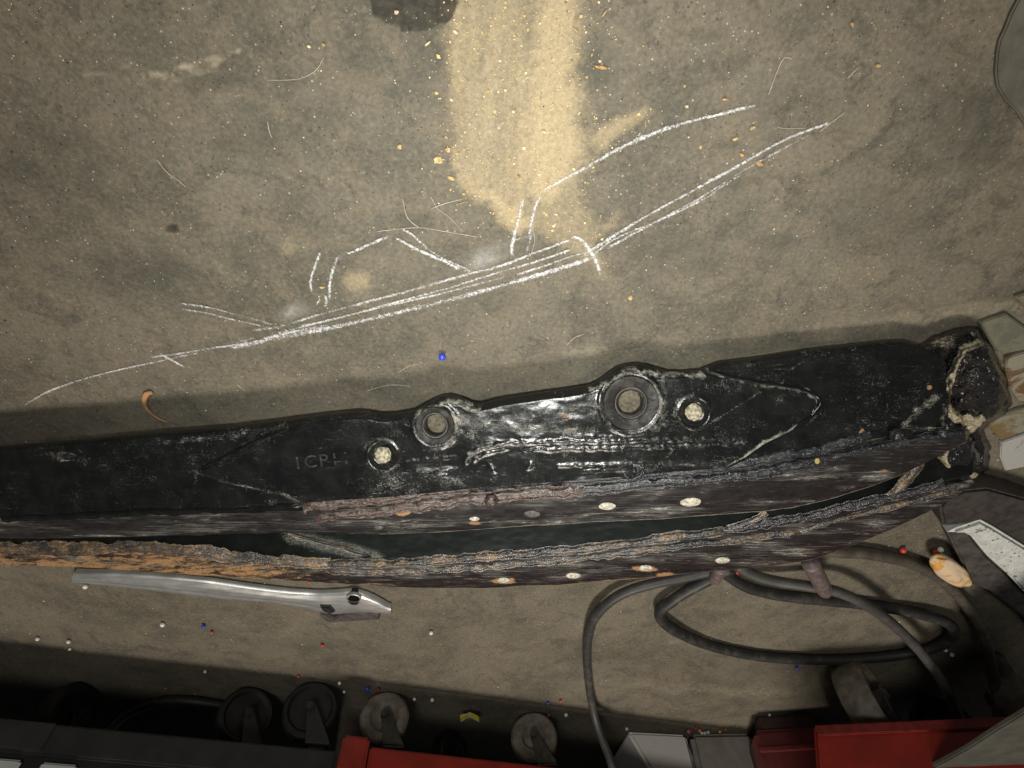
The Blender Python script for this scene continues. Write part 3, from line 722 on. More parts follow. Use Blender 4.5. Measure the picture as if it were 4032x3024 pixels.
# lumps of spatter and the curl on the weld
P = A_at(2505, 1860); u, v, n = basis(nA, sA)
for (x, y, r) in ((2495, 1848, 9), (2460, 1862, 8), (3700, 1700, 20), (3520, 1708, 26), (1935, 1965, 26), (1930, 1975, 18)):
    P = A_at(x, y); k = mpp(P)
    link('weld_spatter', lump('weld_spatter', P + nA * 0.003, (r * k, r * k, r * k * 0.9), (u, v, n), x, 0.25, 2, 3), M_weld_blue if x > 2000 else M_weld_red, ARM)
bead('weld_curl', [(2440, 1885), (2480, 1882), (2515, 1868), (2525, 1845), (2510, 1828), (2490, 1826)], 'A', None, 0.0013, M_weld_blue, 0.004, 31, lift=0.0045)
link('scrape_spot', lump('scrape_spot', at(3218, 1815, zE1(3218) + 0.004), (0.0018, 0.0022, 0.0006), (u, v, n), 5, 0.2, 2, 2), plain('yellow_primer', (0.42, 0.32, 0.12), 0.7), ARM)
for (xa, ya, xb, yb, r) in ((3190, 2215, 3250, 2332, 31), (2838, 2235, 2812, 2286, 25)):
    a = at(xa, ya, 0.033); bq = at(xb, yb, 0.024)
    k = mpp(bq)
    Pt = np.linspace(a, bq, 12)
    R = np.full(12, r * k); R[-1] *= 0.80; R[-2] *= 0.97
    link('stud', tube('stud', Pt, R, 20), M_stud, ARM)

# the rough right-hand end: cap plate, two forged knobs, sealant
u, v, n = np.array([1., 0, 0]), np.array([0, 1., 0]), np.array([0, 0, 1.])
M_knob = steel('lumpy_black_paint', (0.009, 0.010, 0.012), (0.022, 0.020, 0.018), 0.26, 0.25, (0.46, 0.41, 0.29))
cap = [(3600, 1358), (3650, 1336), (3715, 1303), (3800, 1280), (3850, 1284), (3892, 1340), (3930, 1420), (3962, 1500), (3990, 1590), (3962, 1640), (3868, 1690), (3905, 1760), (3895, 1850), (3835, 1900), (3720, 1912), (3655, 1880), (3600, 1760)]
def sdpoly(px, py, pts):
    d = pdist(px, py, pts + [pts[0]]); ins = np.zeros(np.shape(px), bool); j = len(pts) - 1
    for i in range(len(pts)):
        (xi, yi), (xj, yj) = pts[i], pts[j]
        ins ^= ((yi > py) != (yj > py)) & (px < (xj - xi) * (py - yi) / (yj - yi + 1e-9) + xi); j = i
    return np.where(ins, d, -d)
cx_ = np.linspace(3590, 4000, 190); cy_ = np.linspace(1270, 1920, 300)
XX, YY = np.meshgrid(cx_, cy_, indexing='ij')
wx = XX + (fbm(XX / 40, YY / 40, 201) - .5) * 40; wy = YY + (fbm(XX / 40, YY / 40, 202) - .5) * 40
sdv = sdpoly(wx, YY, cap)
b1 = np.sqrt(np.clip(1 - ((wx - 3852) / 112) ** 2 - ((wy - 1520) / 165) ** 2, 0, 1)) ** 0.8
b2 = np.sqrt(np.clip(1 - ((wx - 3778) / 82) ** 2 - ((wy - 1808) / 92) ** 2, 0, 1)) ** 0.8
seam1 = [(3850, 1345), (3800, 1372), (3768, 1420), (3750, 1470), (3738, 1520), (3722, 1565), (3742, 1600), (3752, 1645), (3800, 1662), (3862, 1640)]
seam2 = [(3714, 1765), (3712, 1800), (3722, 1835), (3750, 1866), (3790, 1885), (3840, 1876)]
seam3 = [(3870, 1640), (3830, 1675), (3800, 1715), (3790, 1735)]
ds = np.minimum(pdist(wx, wy, seam1), np.minimum(pdist(wx, wy, seam2), pdist(wx, wy, seam3) + 4))
rid = 1 - np.abs(2 * fbm(XX / 70, YY / 46, 205) - 1); rid2 = 1 - np.abs(2 * fbm(XX / 26, YY / 20, 206) - 1)
hz_ = 0.012 + 0.020 * b1 + 0.018 * b2 + 0.0055 * (rid - .7) + 0.0010 * (rid2 - .7) + 0.0034 * np.exp(-(ds / 18) ** 2)
hz_ = np.clip(hz_, 0.003, None) * sstep(-2, 26, sdv)
wv = 0.30 + 0.30 * (fbm(XX / 50, YY / 50, 207) - .35)
wv = np.maximum(wv, 1.45 * (1 - sstep(8, 26, ds)) * (0.62 + 0.5 * fbm(XX / 30, YY / 30, 208)))
wv = np.maximum(wv, 0.55 * (1 - sstep(10, 70, pdist(XX, YY, [(3640, 1350), (3740, 1345)]))))
Ac = at(XX, YY, hz_); Bc = Ac.copy(); Bc[..., 2] = np.minimum(0.0008, Bc[..., 2] * 0.5)
cme = sheet('end_casting', Ac, Bc, {'wear': wv, 'rust': 0.15 + 0 * wv}, sdv < -6)
bm = bmesh.new(); bm.from_mesh(cme); bmesh.ops.delete(bm, geom=[f for f in bm.faces if max(v.co.z for v in f.verts) < 0.0012], context='FACES'); bmesh.ops.delete(bm, geom=[v for v in bm.verts if not v.link_faces], context='VERTS'); bm.to_mesh(cme); bm.free()
link('end_casting', cme, M_knob, ARM)
# faint cast mark on the plate
fc = bpy.data.curves.new('cast_mark', 'FONT'); fc.body = '1CP11'; fc.size = 0.0125; fc.extrude = 0.00015; fc.space_character = 1.15
fo = bpy.data.objects.new('cast_mark_src', fc); COL.objects.link(fo)
bpy.context.view_layer.update()
tm = bpy.data.meshes.new_from_object(fo.evaluated_get(bpy.context.evaluated_depsgraph_get()))
bpy.data.objects.remove(fo)
Pm = A_at(1165, 1842) + nA * 0.0034
ex = A_at(1265, 1832) - A_at(1165, 1842); ex /= np.linalg.norm(ex); ey = np.cross(nA, ex)
if ey @ (A_at(1165, 1700) - A_at(1165, 1842)) < 0: ey = -ey
for vtx in tm.vertices:
    c = vtx.co; vtx.co = Vector(Pm + ex * c.x * 1.1 + ey * c.y + nA * c.z)
g = Mat('scuffed_mark', 0.5); g.out(g.mix(g.ramp(g.noise(300, 4), 0.50, 0.66), (0.009, 0.010, 0.010), (0.055, 0.054, 0.048)))
link('cast_mark', tm, g.m, ARM, smooth=False)

# ------------------------------------------------------------------ chalk drawing
g = Mat('chalk', 0.95, 0, 0.1)
e = g.attr('edge'); dens = g.attr('dens')
grain = g.math('ADD', g.math('MULTIPLY', g.noise(760, 5, 0.85), 0.8), g.math('MULTIPLY', g.noise(300, 3, 0.6), 0.2))
al = g.ramp(g.math('ADD', g.math('SUBTRACT', grain, g.math('MULTIPLY', g.math('POWER', e, 2.0), 0.30)), dens), 0.50, 0.70)
g.out(g.mix(g.noise(700), (0.48, 0.485, 0.49), (0.72, 0.72, 0.72)), alpha=al)
M_chalk = g.m
g = Mat('chalk_smudge', 0.95, 0, 0.1)
e = g.attr('edge')
g.out((0.72, 0.72, 0.71), alpha=g.math('MULTIPLY', g.math('MULTIPLY', g.attr('dens'), g.math('SUBTRACT', 1.0, g.math('POWER', e, 1.3), True)), g.ramp(g.noise(160, 6, 0.8), 0.30, 0.75, 0.08, 0.40)))
M_smudge = g.m
CH = empty('chalk_drawing', flr(900, 640), 'white chalk side view sketch of the arm drawn on the concrete floor', 'chalk drawing')
_nch = [0]
def chalk(pts, w, dens=0.10):
    _nch[0] += 1
    P = resample(flr(np.array([p[0] for p in pts], float), np.array([p[1] for p in pts], float), 0.0004 + _nch[0] * 0.00002), 0.0015)
    n = len(P); T = np.gradient(P, axis=0); T /= np.linalg.norm(T, axis=1)[:, None]
    Sd = np.cross(T, (0, 0, 1.0)); k = np.array([mpp(p) for p in P]) * S
    L = np.arange(n) * 0.0015
    hw = w * 0.88 * k * (0.85 + 0.5 * (fbm(L * 60, L * 0, _nch[0]) - .5))
    cols = np.array([-1, -0.5, 0, 0.5, 1.0])
    A = P[:, None] + Sd[:, None] * (cols[None, :, None] * hw[:, None, None])
    m = len(cols); ix = np.arange(n * m).reshape(n, m)
    q = np.stack([ix[:-1, :-1], ix[1:, :-1], ix[1:, 1:], ix[:-1, 1:]], -1).reshape(-1, 4)
    ed = np.broadcast_to(np.abs(cols)[None], (n, m))
    fade = np.clip(np.minimum(L, L[::-1]) / 0.004, 0, 1)
    dn = (dens + 0.005 - 0.22 * (1 - fade) + 0.14 * (fbm(L * 45, L * 0, _nch[0] + 40) - .5))[:, None] + np.zeros((1, m))
    if dens < -0.15:
        fz = np.clip(np.minimum(L, L[::-1]) / 0.022, 0, 1); dn = (fz * fz * (3 - 2 * fz))[:, None] + np.zeros((1, m))
    link('chalk_line', mesh('chalk_line', A.reshape(-1, 3), q, {'edge': ed, 'dens': dn}), M_smudge if dens < -0.15 else M_chalk, CH)
for pts, w, d in (
    ([(48, 878), (100, 848), (160, 825), (240, 803), (330, 783), (400, 768), (440, 760)], 6, 0.09),
    ([(318, 772), (380, 765), (460, 752), (530, 742)], 6, 0.08),
    ([(340, 762), (372, 778), (404, 797)], 8, 0.15), ([(520, 733), (553, 750)], 6, 0.10),
    ([(430, 758), (500, 742), (560, 728)], 11, 0.0),
    ([(495, 752), (560, 738), (640, 722), (760, 698), (900, 665), (1000, 640), (1100, 612), (1200, 583), (1285, 555)], 13, 0.10),
    ([(560, 735), (640, 715), (720, 702)], 10, 0.08),
    ([(590, 722), (700, 694), (840, 660), (950, 635), (1050, 609), (1100, 597)], 6, 0.07),
    ([(540, 714), (600, 706), (690, 680), (800, 650), (900, 624), (1000, 595), (1080, 575), (1140, 552), (1240, 515)], 8, 0.08),
    ([(640, 705), (720, 690), (800, 668), (900, 641), (960, 625), (1020, 606), (1100, 582), (1180, 558), (1245, 534)], 6.5, 0.08),
    ([(1110, 595), (1180, 573), (1240, 552), (1300, 540)], 6, 0.08),
    ([(1225, 512), (1250, 515), (1270, 535), (1290, 570), (1298, 602)], 8, 0.09),
    ([(1262, 548), (1285, 535), (1400, 465), (1500, 410), (1600, 355), (1700, 300), (1805, 261)], 8, 0.10),
    ([(1305, 540), (1400, 488), (1500, 435), (1600, 372), (1700, 317), (1760, 285)], 7, 0.07),
    ([(1270, 560), (1330, 515), (1420, 478), (1520, 430), (1560, 402), (1612, 372)], 7, 0.06),
    ([(1240, 565), (1285, 540)], 14, 0.02),
    ([(1165, 420), (1185, 405), (1260, 365), (1340, 320), (1420, 285), (1500, 260), (1570, 243), (1642, 225)], 9, 0.11),
    ([(1133, 418), (1122, 465), (1110, 515), (1105, 540), (1112, 558)], 8, 0.11),
    ([(1175, 412), (1155, 450), (1145, 500), (1146, 520), (1133, 552)], 9, 0.10),
    ([(1100, 522), (1125, 515), (1160, 505)], 6, 0.06), ([(1128, 548), (1150, 530), (1155, 512)], 6, 0.0),
    ([(995, 572), (1050, 550), (1110, 528)], 30, -0.24), ([(985, 585), (1040, 568), (1110, 548)], 20, -0.22),
    ([(695, 538), (682, 570), (672, 602), (671, 618), (676, 638)], 7, 0.10),
    ([(734, 546), (720, 580), (713, 610), (711, 652)], 9, 0.10),
    ([(682, 628), (690, 645), (678, 668)], 7, 0.09), ([(698, 630), (705, 648), (700, 672)], 7, 0.09), ([(690, 648), (706, 645)], 4, 0.0),
    ([(737, 548), (760, 545), (800, 527), (848, 508)], 7, 0.08),
    ([(846, 509), (900, 538), (960, 565), (1000, 585)], 9, 0.11),
    ([(856, 492), (885, 503), (910, 525), (950, 555), (1000, 578), (1022, 591)], 7, 0.08),
    ([(385, 668), (440, 675), (500, 690), (560, 703), (588, 712)], 6, 0.07),
    ([(385, 655), (450, 664), (520, 682), (597, 703)], 6, 0.06),
    ([(585, 696), (640, 668), (680, 652)], 26, -0.26),
    ([(934, 250), (950, 270), (970, 290), (990, 308)], 5, -0.06),
    ([(262, 448), (290, 460), (298, 480)], 6, -0.16), ([(180, 455), (250, 482)], 5, -0.2), ([(1540, 260), (1560, 268)], 5, -0.08)):
    chalk(pts, w, d)

# ------------------------------------------------------------------ sand, grit, chips, hairs
def scatter(name, P, R, mats, seed, flatten=0.6):
    rng = np.random.default_rng(seed)
    base = np.array([(1, 0, 0), (-1, 0, 0), (0, 1, 0), (0, -1, 0), (0, 0, 1), (0, 0, -1)], float)
    fc = np.array([(0, 2, 4), (2, 1, 4), (1, 3, 4), (3, 0, 4), (2, 0, 5), (1, 2, 5), (3, 1, 5), (0, 3, 5)])
    n = len(P)
    jit = base[None] * (0.6 + 0.8 * rng.random((n, 6, 1)))
    a = rng.random(n) * 6.28; c, s = np.cos(a), np.sin(a)
    st_ = 0.6 + rng.random((n, 1, 1)) * 0.9
    jit[..., 0:1] *= st_; jit[..., 2] *= flatten
    x = jit[..., 0] * c[:, None] - jit[..., 1] * s[:, None]; y = jit[..., 0] * s[:, None] + jit[..., 1] * c[:, None]
    V = np.stack([x, y, jit[..., 2]], -1) * R[:, None, None] + P[:, None]
    Fc = (fc[None] + (np.arange(n) * 6)[:, None, None]).reshape(-1, 3)
    me = mesh(name, V.reshape(-1, 3), Fc)
    for m in mats: me.materials.append(m)
    me.polygons.foreach_set('material_index', np.repeat(rng.integers(0, len(mats), n), 8))
    o = link(name, me, None, smooth=False)
    return o
M_s1 = plain('sand_grain_pale', (0.72, 0.58, 0.34), 0.8); M_s2 = plain('sand_grain_gold', (0.58, 0.40, 0.16), 0.8); M_s3 = plain('sand_grain_dark', (0.30, 0.22, 0.11), 0.8); M_w = plain('white_grit', (0.62, 0.60, 0.53), 0.8); M_k = plain('dark_grit', (0.025, 0.022, 0.018), 0.8)
M_g = plain('grey_grit', (0.34, 0.30, 0.23), 0.8)
c = RNG.random((150000, 2)) * np.array([900, 760]) + np.array([860, -40])
m = sand_mask(c[:, 0], c[:, 1])
near = np.maximum.reduce([sand_mask(c[:, 0] + dx, c[:, 1] + dy) for dx, dy in ((40, 0), (-40, 0), (0, 40), (0, -40), (75, 0), (-75, 0), (60, -40), (0, 0))])
keep = RNG.random(len(c)) < np.clip(m * 0.045 + near * 0.014, 0, 1)
c = c[keep]
P = flr(c[:, 0], c[:, 1]); R = 0.00016 + 0.00030 * RNG.random(len(c)) ** 3
tag(scatter('sand', P + np.array([0, 0, 0.0002]), R, [M_s1, M_s1, M_s2, M_s3], 3), 'golden sand and sawdust strewn across the concrete', 'sand', kind='stuff')
c = RNG.random((5200, 2)) * np.array([2212, 1500])
P = flr(c[:, 0], c[:, 1]); kpx = np.linalg.norm(P - CAM, axis=1) / F_PX
R = (0.7 + 1.5 * RNG.random(len(c)) ** 5) * kpx * 1.25
tag(scatter('grit', P + np.array([0, 0, 0.0001]), R, [M_w, M_g, M_g, M_s1, M_k, M_k], 4, 0.5), 'fine grit and dust specks over the concrete', 'grit', kind='stuff')
edge_c = RNG.random((9000, 2)) * np.array([620, 560]) + np.array([900, -20])
mm = sand_mask(edge_c[:, 0], edge_c[:, 1]); nb = np.maximum(sand_mask(edge_c[:, 0] - 30, edge_c[:, 1]), sand_mask(edge_c[:, 0] + 30, edge_c[:, 1]))
kp = RNG.random(len(edge_c)) < np.where((mm < 0.6) & (nb > 0.4), 0.09, 0.005)
edge_c = edge_c[kp]
tag(scatter('sawdust_crumbs', flr(edge_c[:, 0], edge_c[:, 1], 0.0004), 0.0003 + 0.0007 * RNG.random(len(edge_c)) ** 3, [M_s1, M_s2, M_s3, M_s2], 5, 0.4), 'small yellow crumbs along the edges of the sand streak', 'crumbs', kind='stuff')

M_chip = plain('wood_chip', (0.46, 0.34, 0.165), 0.75, 0, 0.3, 500, 0.5, 0.0004)
M_chip2 = plain('orange_wood_chip', (0.42, 0.25, 0.10), 0.75, 0, 0.3, 500, 0.5, 0.0004)
M_chip3 = plain('pale_wood_chip', (0.62, 0.52, 0.32), 0.75, 0, 0.3, 500, 0.5, 0.0004)
def chip(px, py, L, W, ang, mat, name='wood_chip', label=None, group=None, seed=0):
    rng = random.Random(seed * 31 + int(px * 7 + py))
    P = flr(px, py); k = mpp(P) * S
    n = 9; pts = []
    for i in range(n):
        a = 2 * math.pi * i / n
        r = 0.75 + 0.45 * rng.random()
        x, y = math.cos(a) * L / 2 * r * k, math.sin(a) * W / 2 * r * k
        pts.append((P[0] - (x * math.cos(ang) - y * math.sin(ang)), P[1] + (x * math.sin(ang) + y * math.cos(ang))))
    h = 0.0007 + 0.0006 * rng.random()
    bm = bmesh.new()
    lo = [bm.verts.new((x, y, 0)) for x, y in pts]
    hi = [bm.verts.new((P[0] + (x - P[0]) * .88, P[1] + (y - P[1]) * .88, h * (0.7 + 0.9 * rng.random()))) for x, y in pts]
    ct = bm.verts.new((P[0], P[1], h * 1.3))
    for i in range(n):
        j = (i + 1) % n
        bm.faces.new((lo[i], lo[j], hi[j], hi[i])); bm.faces.new((hi[i], hi[j], ct))
    bmesh.ops.recalc_face_normals(bm, faces=bm.faces)
    me = bpy.data.meshes.new(name); bm.to_mesh(me); bm.free()
    o = link(name, me, mat, smooth=False)
    return tag(o, label, 'wood chip', group or 'wood chips strewn on the floor')
chips = [
 (947, 345, 22, 20, 0.6, M_chip, 'largest ragged tan flake left of the sand, by the old chalk tick'), (968, 322, 16, 12, 0.2, M_chip, 'tan flake just above the largest ragged flake'), (864, 316, 13, 12, 0.8, M_chip, 'lone tan flake on bare concrete left of the old chalk tick'),
 (925, 93, 22, 5, -0.6, M_chip3, 'straw splinter below the dark oil stain'), (984, 70, 14, 8, 0.5, M_chip3, 'pale flake at the lower right of the oil stain'), (857, 26, 12, 11, 0.3, M_chip3, 'square pale flake lying on the dark oil stain'),
 (1298, 145, 42, 7, 0.2, M_chip2, 'longest orange splinter right of the sand streak'), (1244, 65, 20, 6, 0.6, M_chip, 'tan splinter on the upper right edge of the sand'), (1305, 28, 26, 4, -0.9, M_chip, 'thin yellow splinter near the top edge right of the sand'),
 (1895, 142, 14, 8, 0.2, M_chip, 'tan flake far out on the bare concrete at upper right'), (1838, 52, 10, 9, 0.2, M_chip2, 'orange crumb highest on the bare concrete at upper right'), (1478, 186, 9, 7, 0.2, M_chip, 'small tan flake above the upper chalk line'),
 (1362, 642, 13, 12, 0.8, M_chip, 'tan flake between the chalk drawing and the right boss'), (1640, 353, 20, 10, 0.5, M_chip2, 'forked orange splinter under the right chalk lines'), (1625, 276, 15, 9, -0.3, M_chip, 'tan flake between the two right chalk lines'),
 (1601, 334, 14, 8, 0.5, M_chip2, 'orange flake touching the double chalk line'), (1587, 300, 14, 7, -0.2, M_chip, 'long tan flake below the upper right chalk line'), (1565, 214, 12, 6, 0.0, M_chip2, 'orange flake above the tip of the upper chalk line'),
 (1483, 230, 11, 8, 0.4, M_chip3, 'pale flake beside the end of the upper chalk line'), (696, 620, 14, 5, 0.1, M_chip, 'tan sliver between the two left chalk posts'), (1000, 437, 30, 3, -0.2, M_chip, 'long thin straw below the sand, above the chalk peak'),
 (700, 97, 9, 8, 0.2, M_chip, 'small tan flake left of the oil stain'), (668, 100, 10, 8, 0.2, M_chip3, 'pale flake farthest left of the oil stain'), (1240, 365, 9, 8, 0.3, M_chip3, 'pale flake where the upper chalk line leaves the sand'),
 (1175, 285, 12, 8, 0.3, M_chip3, 'pale flake in the middle of the bright sand'), (1296, 132, 9, 6, 0.3, M_chip3, 'pale flake just above the longest orange splinter'), (1120, 380, 9, 6, 0.3, M_chip2, 'orange crumb at the sand edge above the chalk posts'),
 (975, 385, 20, 9, 0.4, M_chip, 'tan flake at the lower left corner of the sand lobe'), (1002, 418, 12, 8, 0.4, M_chip, 'tan flake on the lowest tip of the sand lobe')]
for i, (x, y, L, W, a, m_, lb) in enumerate(chips):
    chip(x, y, L * 0.9, W * 0.9, a, m_, label=lb, seed=i)
# the curled orange shaving by the arm
pp = [(329, 848), (316, 852), (311, 868), (318, 885), (335, 900), (350, 908), (362, 912)]
Pq = resample(flr(np.array([p[0] for p in pp], float), np.array([p[1] for p in pp], float), 0.0012), 0.001)
wd = np.interp(np.linspace(0, 1, len(Pq)), [0, .15, .5, 1], [0.0016, 0.0022, 0.0014, 0.0006])
tag(link('wood_shaving', tube('wood_shaving', Pq, wd, 8, None, 0.4), plain('orange_shaving', (0.36, 0.185, 0.075), 0.7)), 'curled orange brown shaving lying left above the steel arm', 'shaving')
# hairs and bristles
M_hair = plain('pale_hair', (0.55, 0.50, 0.40), 0.5)
HAIR = ['long white hair curling up left of the oil stain', 'hair on bare concrete at left, above the black spot', 'short hair left of the oil stain', 'hair ending at the sand tip, steepest of the tangle above the chalk peak', 'longest straw coloured hair in the tangle above the chalk peak',
 'short bent hair in the tangle above the chalk peak', 'hair crossing the chalk lines below the two right posts', 'hair at the left of the sand tip', 'hair at the far end of the double chalk line', 'hair across the tip of the double chalk line',
 'longest hair on the bare concrete at upper right', 'short hair at upper right near the mat', 'short curved hair above the left boss', 'long hair above and left of the left boss', 'hair beside the pale patch above the right boss', 'hair looped near the curled shaving', 'short hair between the left chalk posts']
for i, pts in enumerate(([(577, 173), (620, 173), (655, 168), (684, 150), (699, 124)], [(340, 345), (358, 370), (385, 390), (402, 405)], [(578, 262), (582, 285), (588, 298)], [(930, 425), (945, 450), (965, 465), (1000, 500)], [(815, 500), (900, 492), (960, 500), (1030, 512)],
    [(870, 430), (880, 470), (905, 492)], [(1145, 555), (1155, 520), (1150, 490)], [(1000, 430), (960, 440), (930, 452)], [(1770, 285), (1790, 270), (1825, 243)], [(1680, 275), (1700, 278), (1740, 277)], [(1660, 205), (1690, 130), (1712, 128)], [(1855, 145), (1840, 160), (1830, 170)],
    [(860, 805), (885, 790), (905, 788)], [(790, 845), (840, 832), (885, 834)], [(1225, 745), (1240, 730), (1262, 722)], [(520, 838), (510, 828), (530, 845)], [(615, 710), (625, 718), (633, 722)])):
    Pq = resample(flr(np.array([p[0] for p in pts], float), np.array([p[1] for p in pts], float), 0.0009), 0.002)
    tag(link('hair', tube('hair', Pq, 0.00010 + 0.00003 * (i % 3), 5), M_hair), HAIR[i], 'hair', 'fine hairs on the floor')

# ------------------------------------------------------------------ beads
M_white = plain('white_bead', (0.74, 0.73, 0.70), 0.35, 0, 0.05); M_red = plain('red_bead', (0.50, 0.055, 0.04), 0.45, 0, 0.1); M_blue = plain('blue_bead', (0.035, 0.06, 0.50), 0.25, 0, 0.1); M_pink = plain('pink_bead', (0.60, 0.14, 0.24), 0.35, 0, 0.1); M_orange = plain('orange_bead', (0.62, 0.28, 0.04), 0.35, 0, 0.1); M_dkred = plain('dark_red_bead', (0.22, 0.02, 0.025), 0.35, 0, 0.1)
def ball(px, py, dpx, mat, label, zbase=0.0):
    P = at(px, py, zbase); k = mpp(P); r = dpx * k / 2 * 0.9
    P = at(px, py, zbase + r)
    bm = bmesh.new(); bmesh.ops.create_icosphere(bm, subdivisions=3, radius=r)
    me = bpy.data.meshes.new('bead'); bm.to_mesh(me); bm.free()
    me.transform(Matrix.Translation(Vector(P)))
    tag(link('bead', me, mat), label, 'bead', 'plastic beads scattered on the floor')
for b in (
 (1741, 1405, 33, M_blue, 'blue bead alone on the concrete above the left boss'), (336, 2310, 21, M_white, 'white bead under the left end of the chrome lever'), (640, 2460, 20, M_white, 'white bead on open floor below the middle of the lever'),
 (1698, 2492, 18, M_white, 'white bead on open floor right of the lever head'), (148, 2516, 17, M_white, 'leftmost white bead, at the edge of the cabinet shade'), (270, 2527, 17, M_white, 'second white bead from the left at the cabinet shade'), (275, 2556, 12, M_white, 'tiny white bead just below another near the cabinet shade'),
 (808, 2645, 14, M_white, 'white bead in the shade left of the big castor'), (1337, 2690, 15, M_white, 'white bead right above the black cabinet castor'), (1355, 2724, 12, M_white, 'small white bead between two castors'), (1632, 2753, 13, M_white, 'faint white bead right of the ring shaped castor'),
 (1702, 2756, 16, M_white, 'white bead left of the yellow wrapper'), (2229, 2815, 16, M_white, 'white bead beside the cable that runs down to the cabinets'), (2468, 2870, 15, M_white, 'white bead at the top left corner of the white box'), (3722, 2560, 17, M_white, 'white bead below the cable loop, the upper of two'), (3748, 2578, 18, M_white, 'white bead below the cable loop, the lower of two'),
 (3703, 2164, 25, M_white, 'white bead touching the cream lump'), (3676, 2214, 18, M_white, 'half hidden white bead left of the cream lump'), (3030, 2815, 12, M_white, 'small white bead on the foot of the maroon crate'),
 (3936, 1927, 34, M_red, 'large red bead on the bracket edge at far right'), (3556, 2166, 27, M_red, 'red bead on the cable shadow right of the arm'), (3683, 2174, 26, M_red, 'red bead left of the white bead by the cream lump'), (3704, 2184, 20, M_dkred, 'dark red bead under the white bead by the cream lump'),
 (833, 2490, 15, M_red, 'red bead beside the small blue bead below the lever'), (1269, 2541, 15, M_red, 'red bead on open floor below the lever head'), (1217, 2293, 13, M_red, 'red bead between the arm and the lever'), (1175, 2663, 12, M_red, 'red bead above the black cabinet castor'), (2207, 2760, 13, M_red, 'red bead left of the cable near the cabinets'), (2160, 2817, 11, M_red, 'red bead on top of the small right castor'), (2902, 2256, 15, M_red, 'red bead between the stud and the arm edge'),
 (801, 2466, 17, M_blue, 'small dark blue bead below the middle of the lever'), (2157, 2768, 12, M_blue, 'dark blue bead left of the cable near the cabinets'), (3138, 2631, 15, M_blue, 'dark blue bead between the cable loop and the maroon crate'), (1446, 2712, 20, M_blue, 'dark blue bead left of the row above the ring shaped castor'), (1490, 2714, 16, M_dkred, 'dark red bead behind the ring shaped castor'), (3950, 2590, 13, M_dkred, 'dark red bead by the far right wheel'),
 (2712, 2880, 18, M_pink, 'pink bead at the corner of the white box'), (2754, 2876, 15, M_orange, 'orange bead next to the white box corner'), (2740, 2866, 12, M_red, 'red bead above the orange one by the white box'), (2763, 2886, 13, M_white, 'first white bead in the row against the grey box'), (2775, 2886, 13, M_white, 'middle white bead in the row against the grey box'), (2788, 2883, 13, M_white, 'last white bead in the row against the grey box'), (2834, 2880, 14, M_orange, 'orange bead at the right of the row by the grey box'), (2856, 2872, 12, M_red, 'red bead at the right end of the row by the grey box')):
    ball(*b)

# ------------------------------------------------------------------ chrome lever
g = Mat('satin_chrome', 0.34, 0.75); stv = g.vec((20, 240, 240), (0, 0, -0.1))
nz = g.noise(1.0, 4, 0.6, stv)
g.out(g.mix(g.ramp(g.noise(60, 4), 0.35, 0.7), (0.50, 0.51, 0.51), (0.66, 0.66, 0.65)), rough=g.ramp(nz, 0.3, 0.7, 0.30, 0.40), normal=g.bump(nz, 0.05, 0.0003))
M_chrome = g.m
LV = empty('steel_lever', at(900, 2310, 0), 'chrome lever with a drilled flat head lying beside the arm', 'lever')
top = [(288, 2250), (420, 2252), (540, 2260), (675, 2270), (810, 2283), (946, 2303), (1060, 2318), (1149, 2328), (1240, 2334), (1319, 2332), (1380, 2326), (1420, 2331), (1454, 2344), (1500, 2366), (1530, 2385), (1545, 2398)]
bot = [(300, 2284), (420, 2298), (540, 2311), (675, 2327), (810, 2344), (912, 2356), (1014, 2362), (1100, 2371), (1183, 2384), (1258, 2405), (1312, 2418), (1380, 2410), (1430, 2407), (1490, 2410), (1542, 2416)]
x = np.linspace(295, 1540, 340)
y0 = np.interp(x, [p[0] for p in top], [p[1] for p in top]); y1 = np.interp(x, [p[0] for p in bot], [p[1] for p in bot])
ker = np.ones(15) / 15
sm = lambda a: np.convolve(np.pad(a, 7, 'edge'), ker, 'valid')
y0, y1 = sm(y0), sm(y1)
r = np.linspace(0, 1, 19)
head = sstep(1180, 1330, x)
prof_h = np.interp(r, [0, 0.06, 0.25, 0.5, 0.58, 0.62, 0.75, 0.93, 1], [0, .55, .95, 1.0, .93, .86, .95, .75, 0.1])
prof_f = np.interp(r, [0, 0.08, 0.3, 0.6, 0.72, 0.92, 1], [0.2, .75, .92, .98, .95, .7, 0.2])
Z = 0.003 + 0.0065 * (prof_h[None] * (1 - head[:, None]) + prof_f[None] * head[:, None]) * np.interp(x, [295, 900, 1200, 1400, 1540], [1, 1, 0.95, 1.0, 0.7])[:, None]
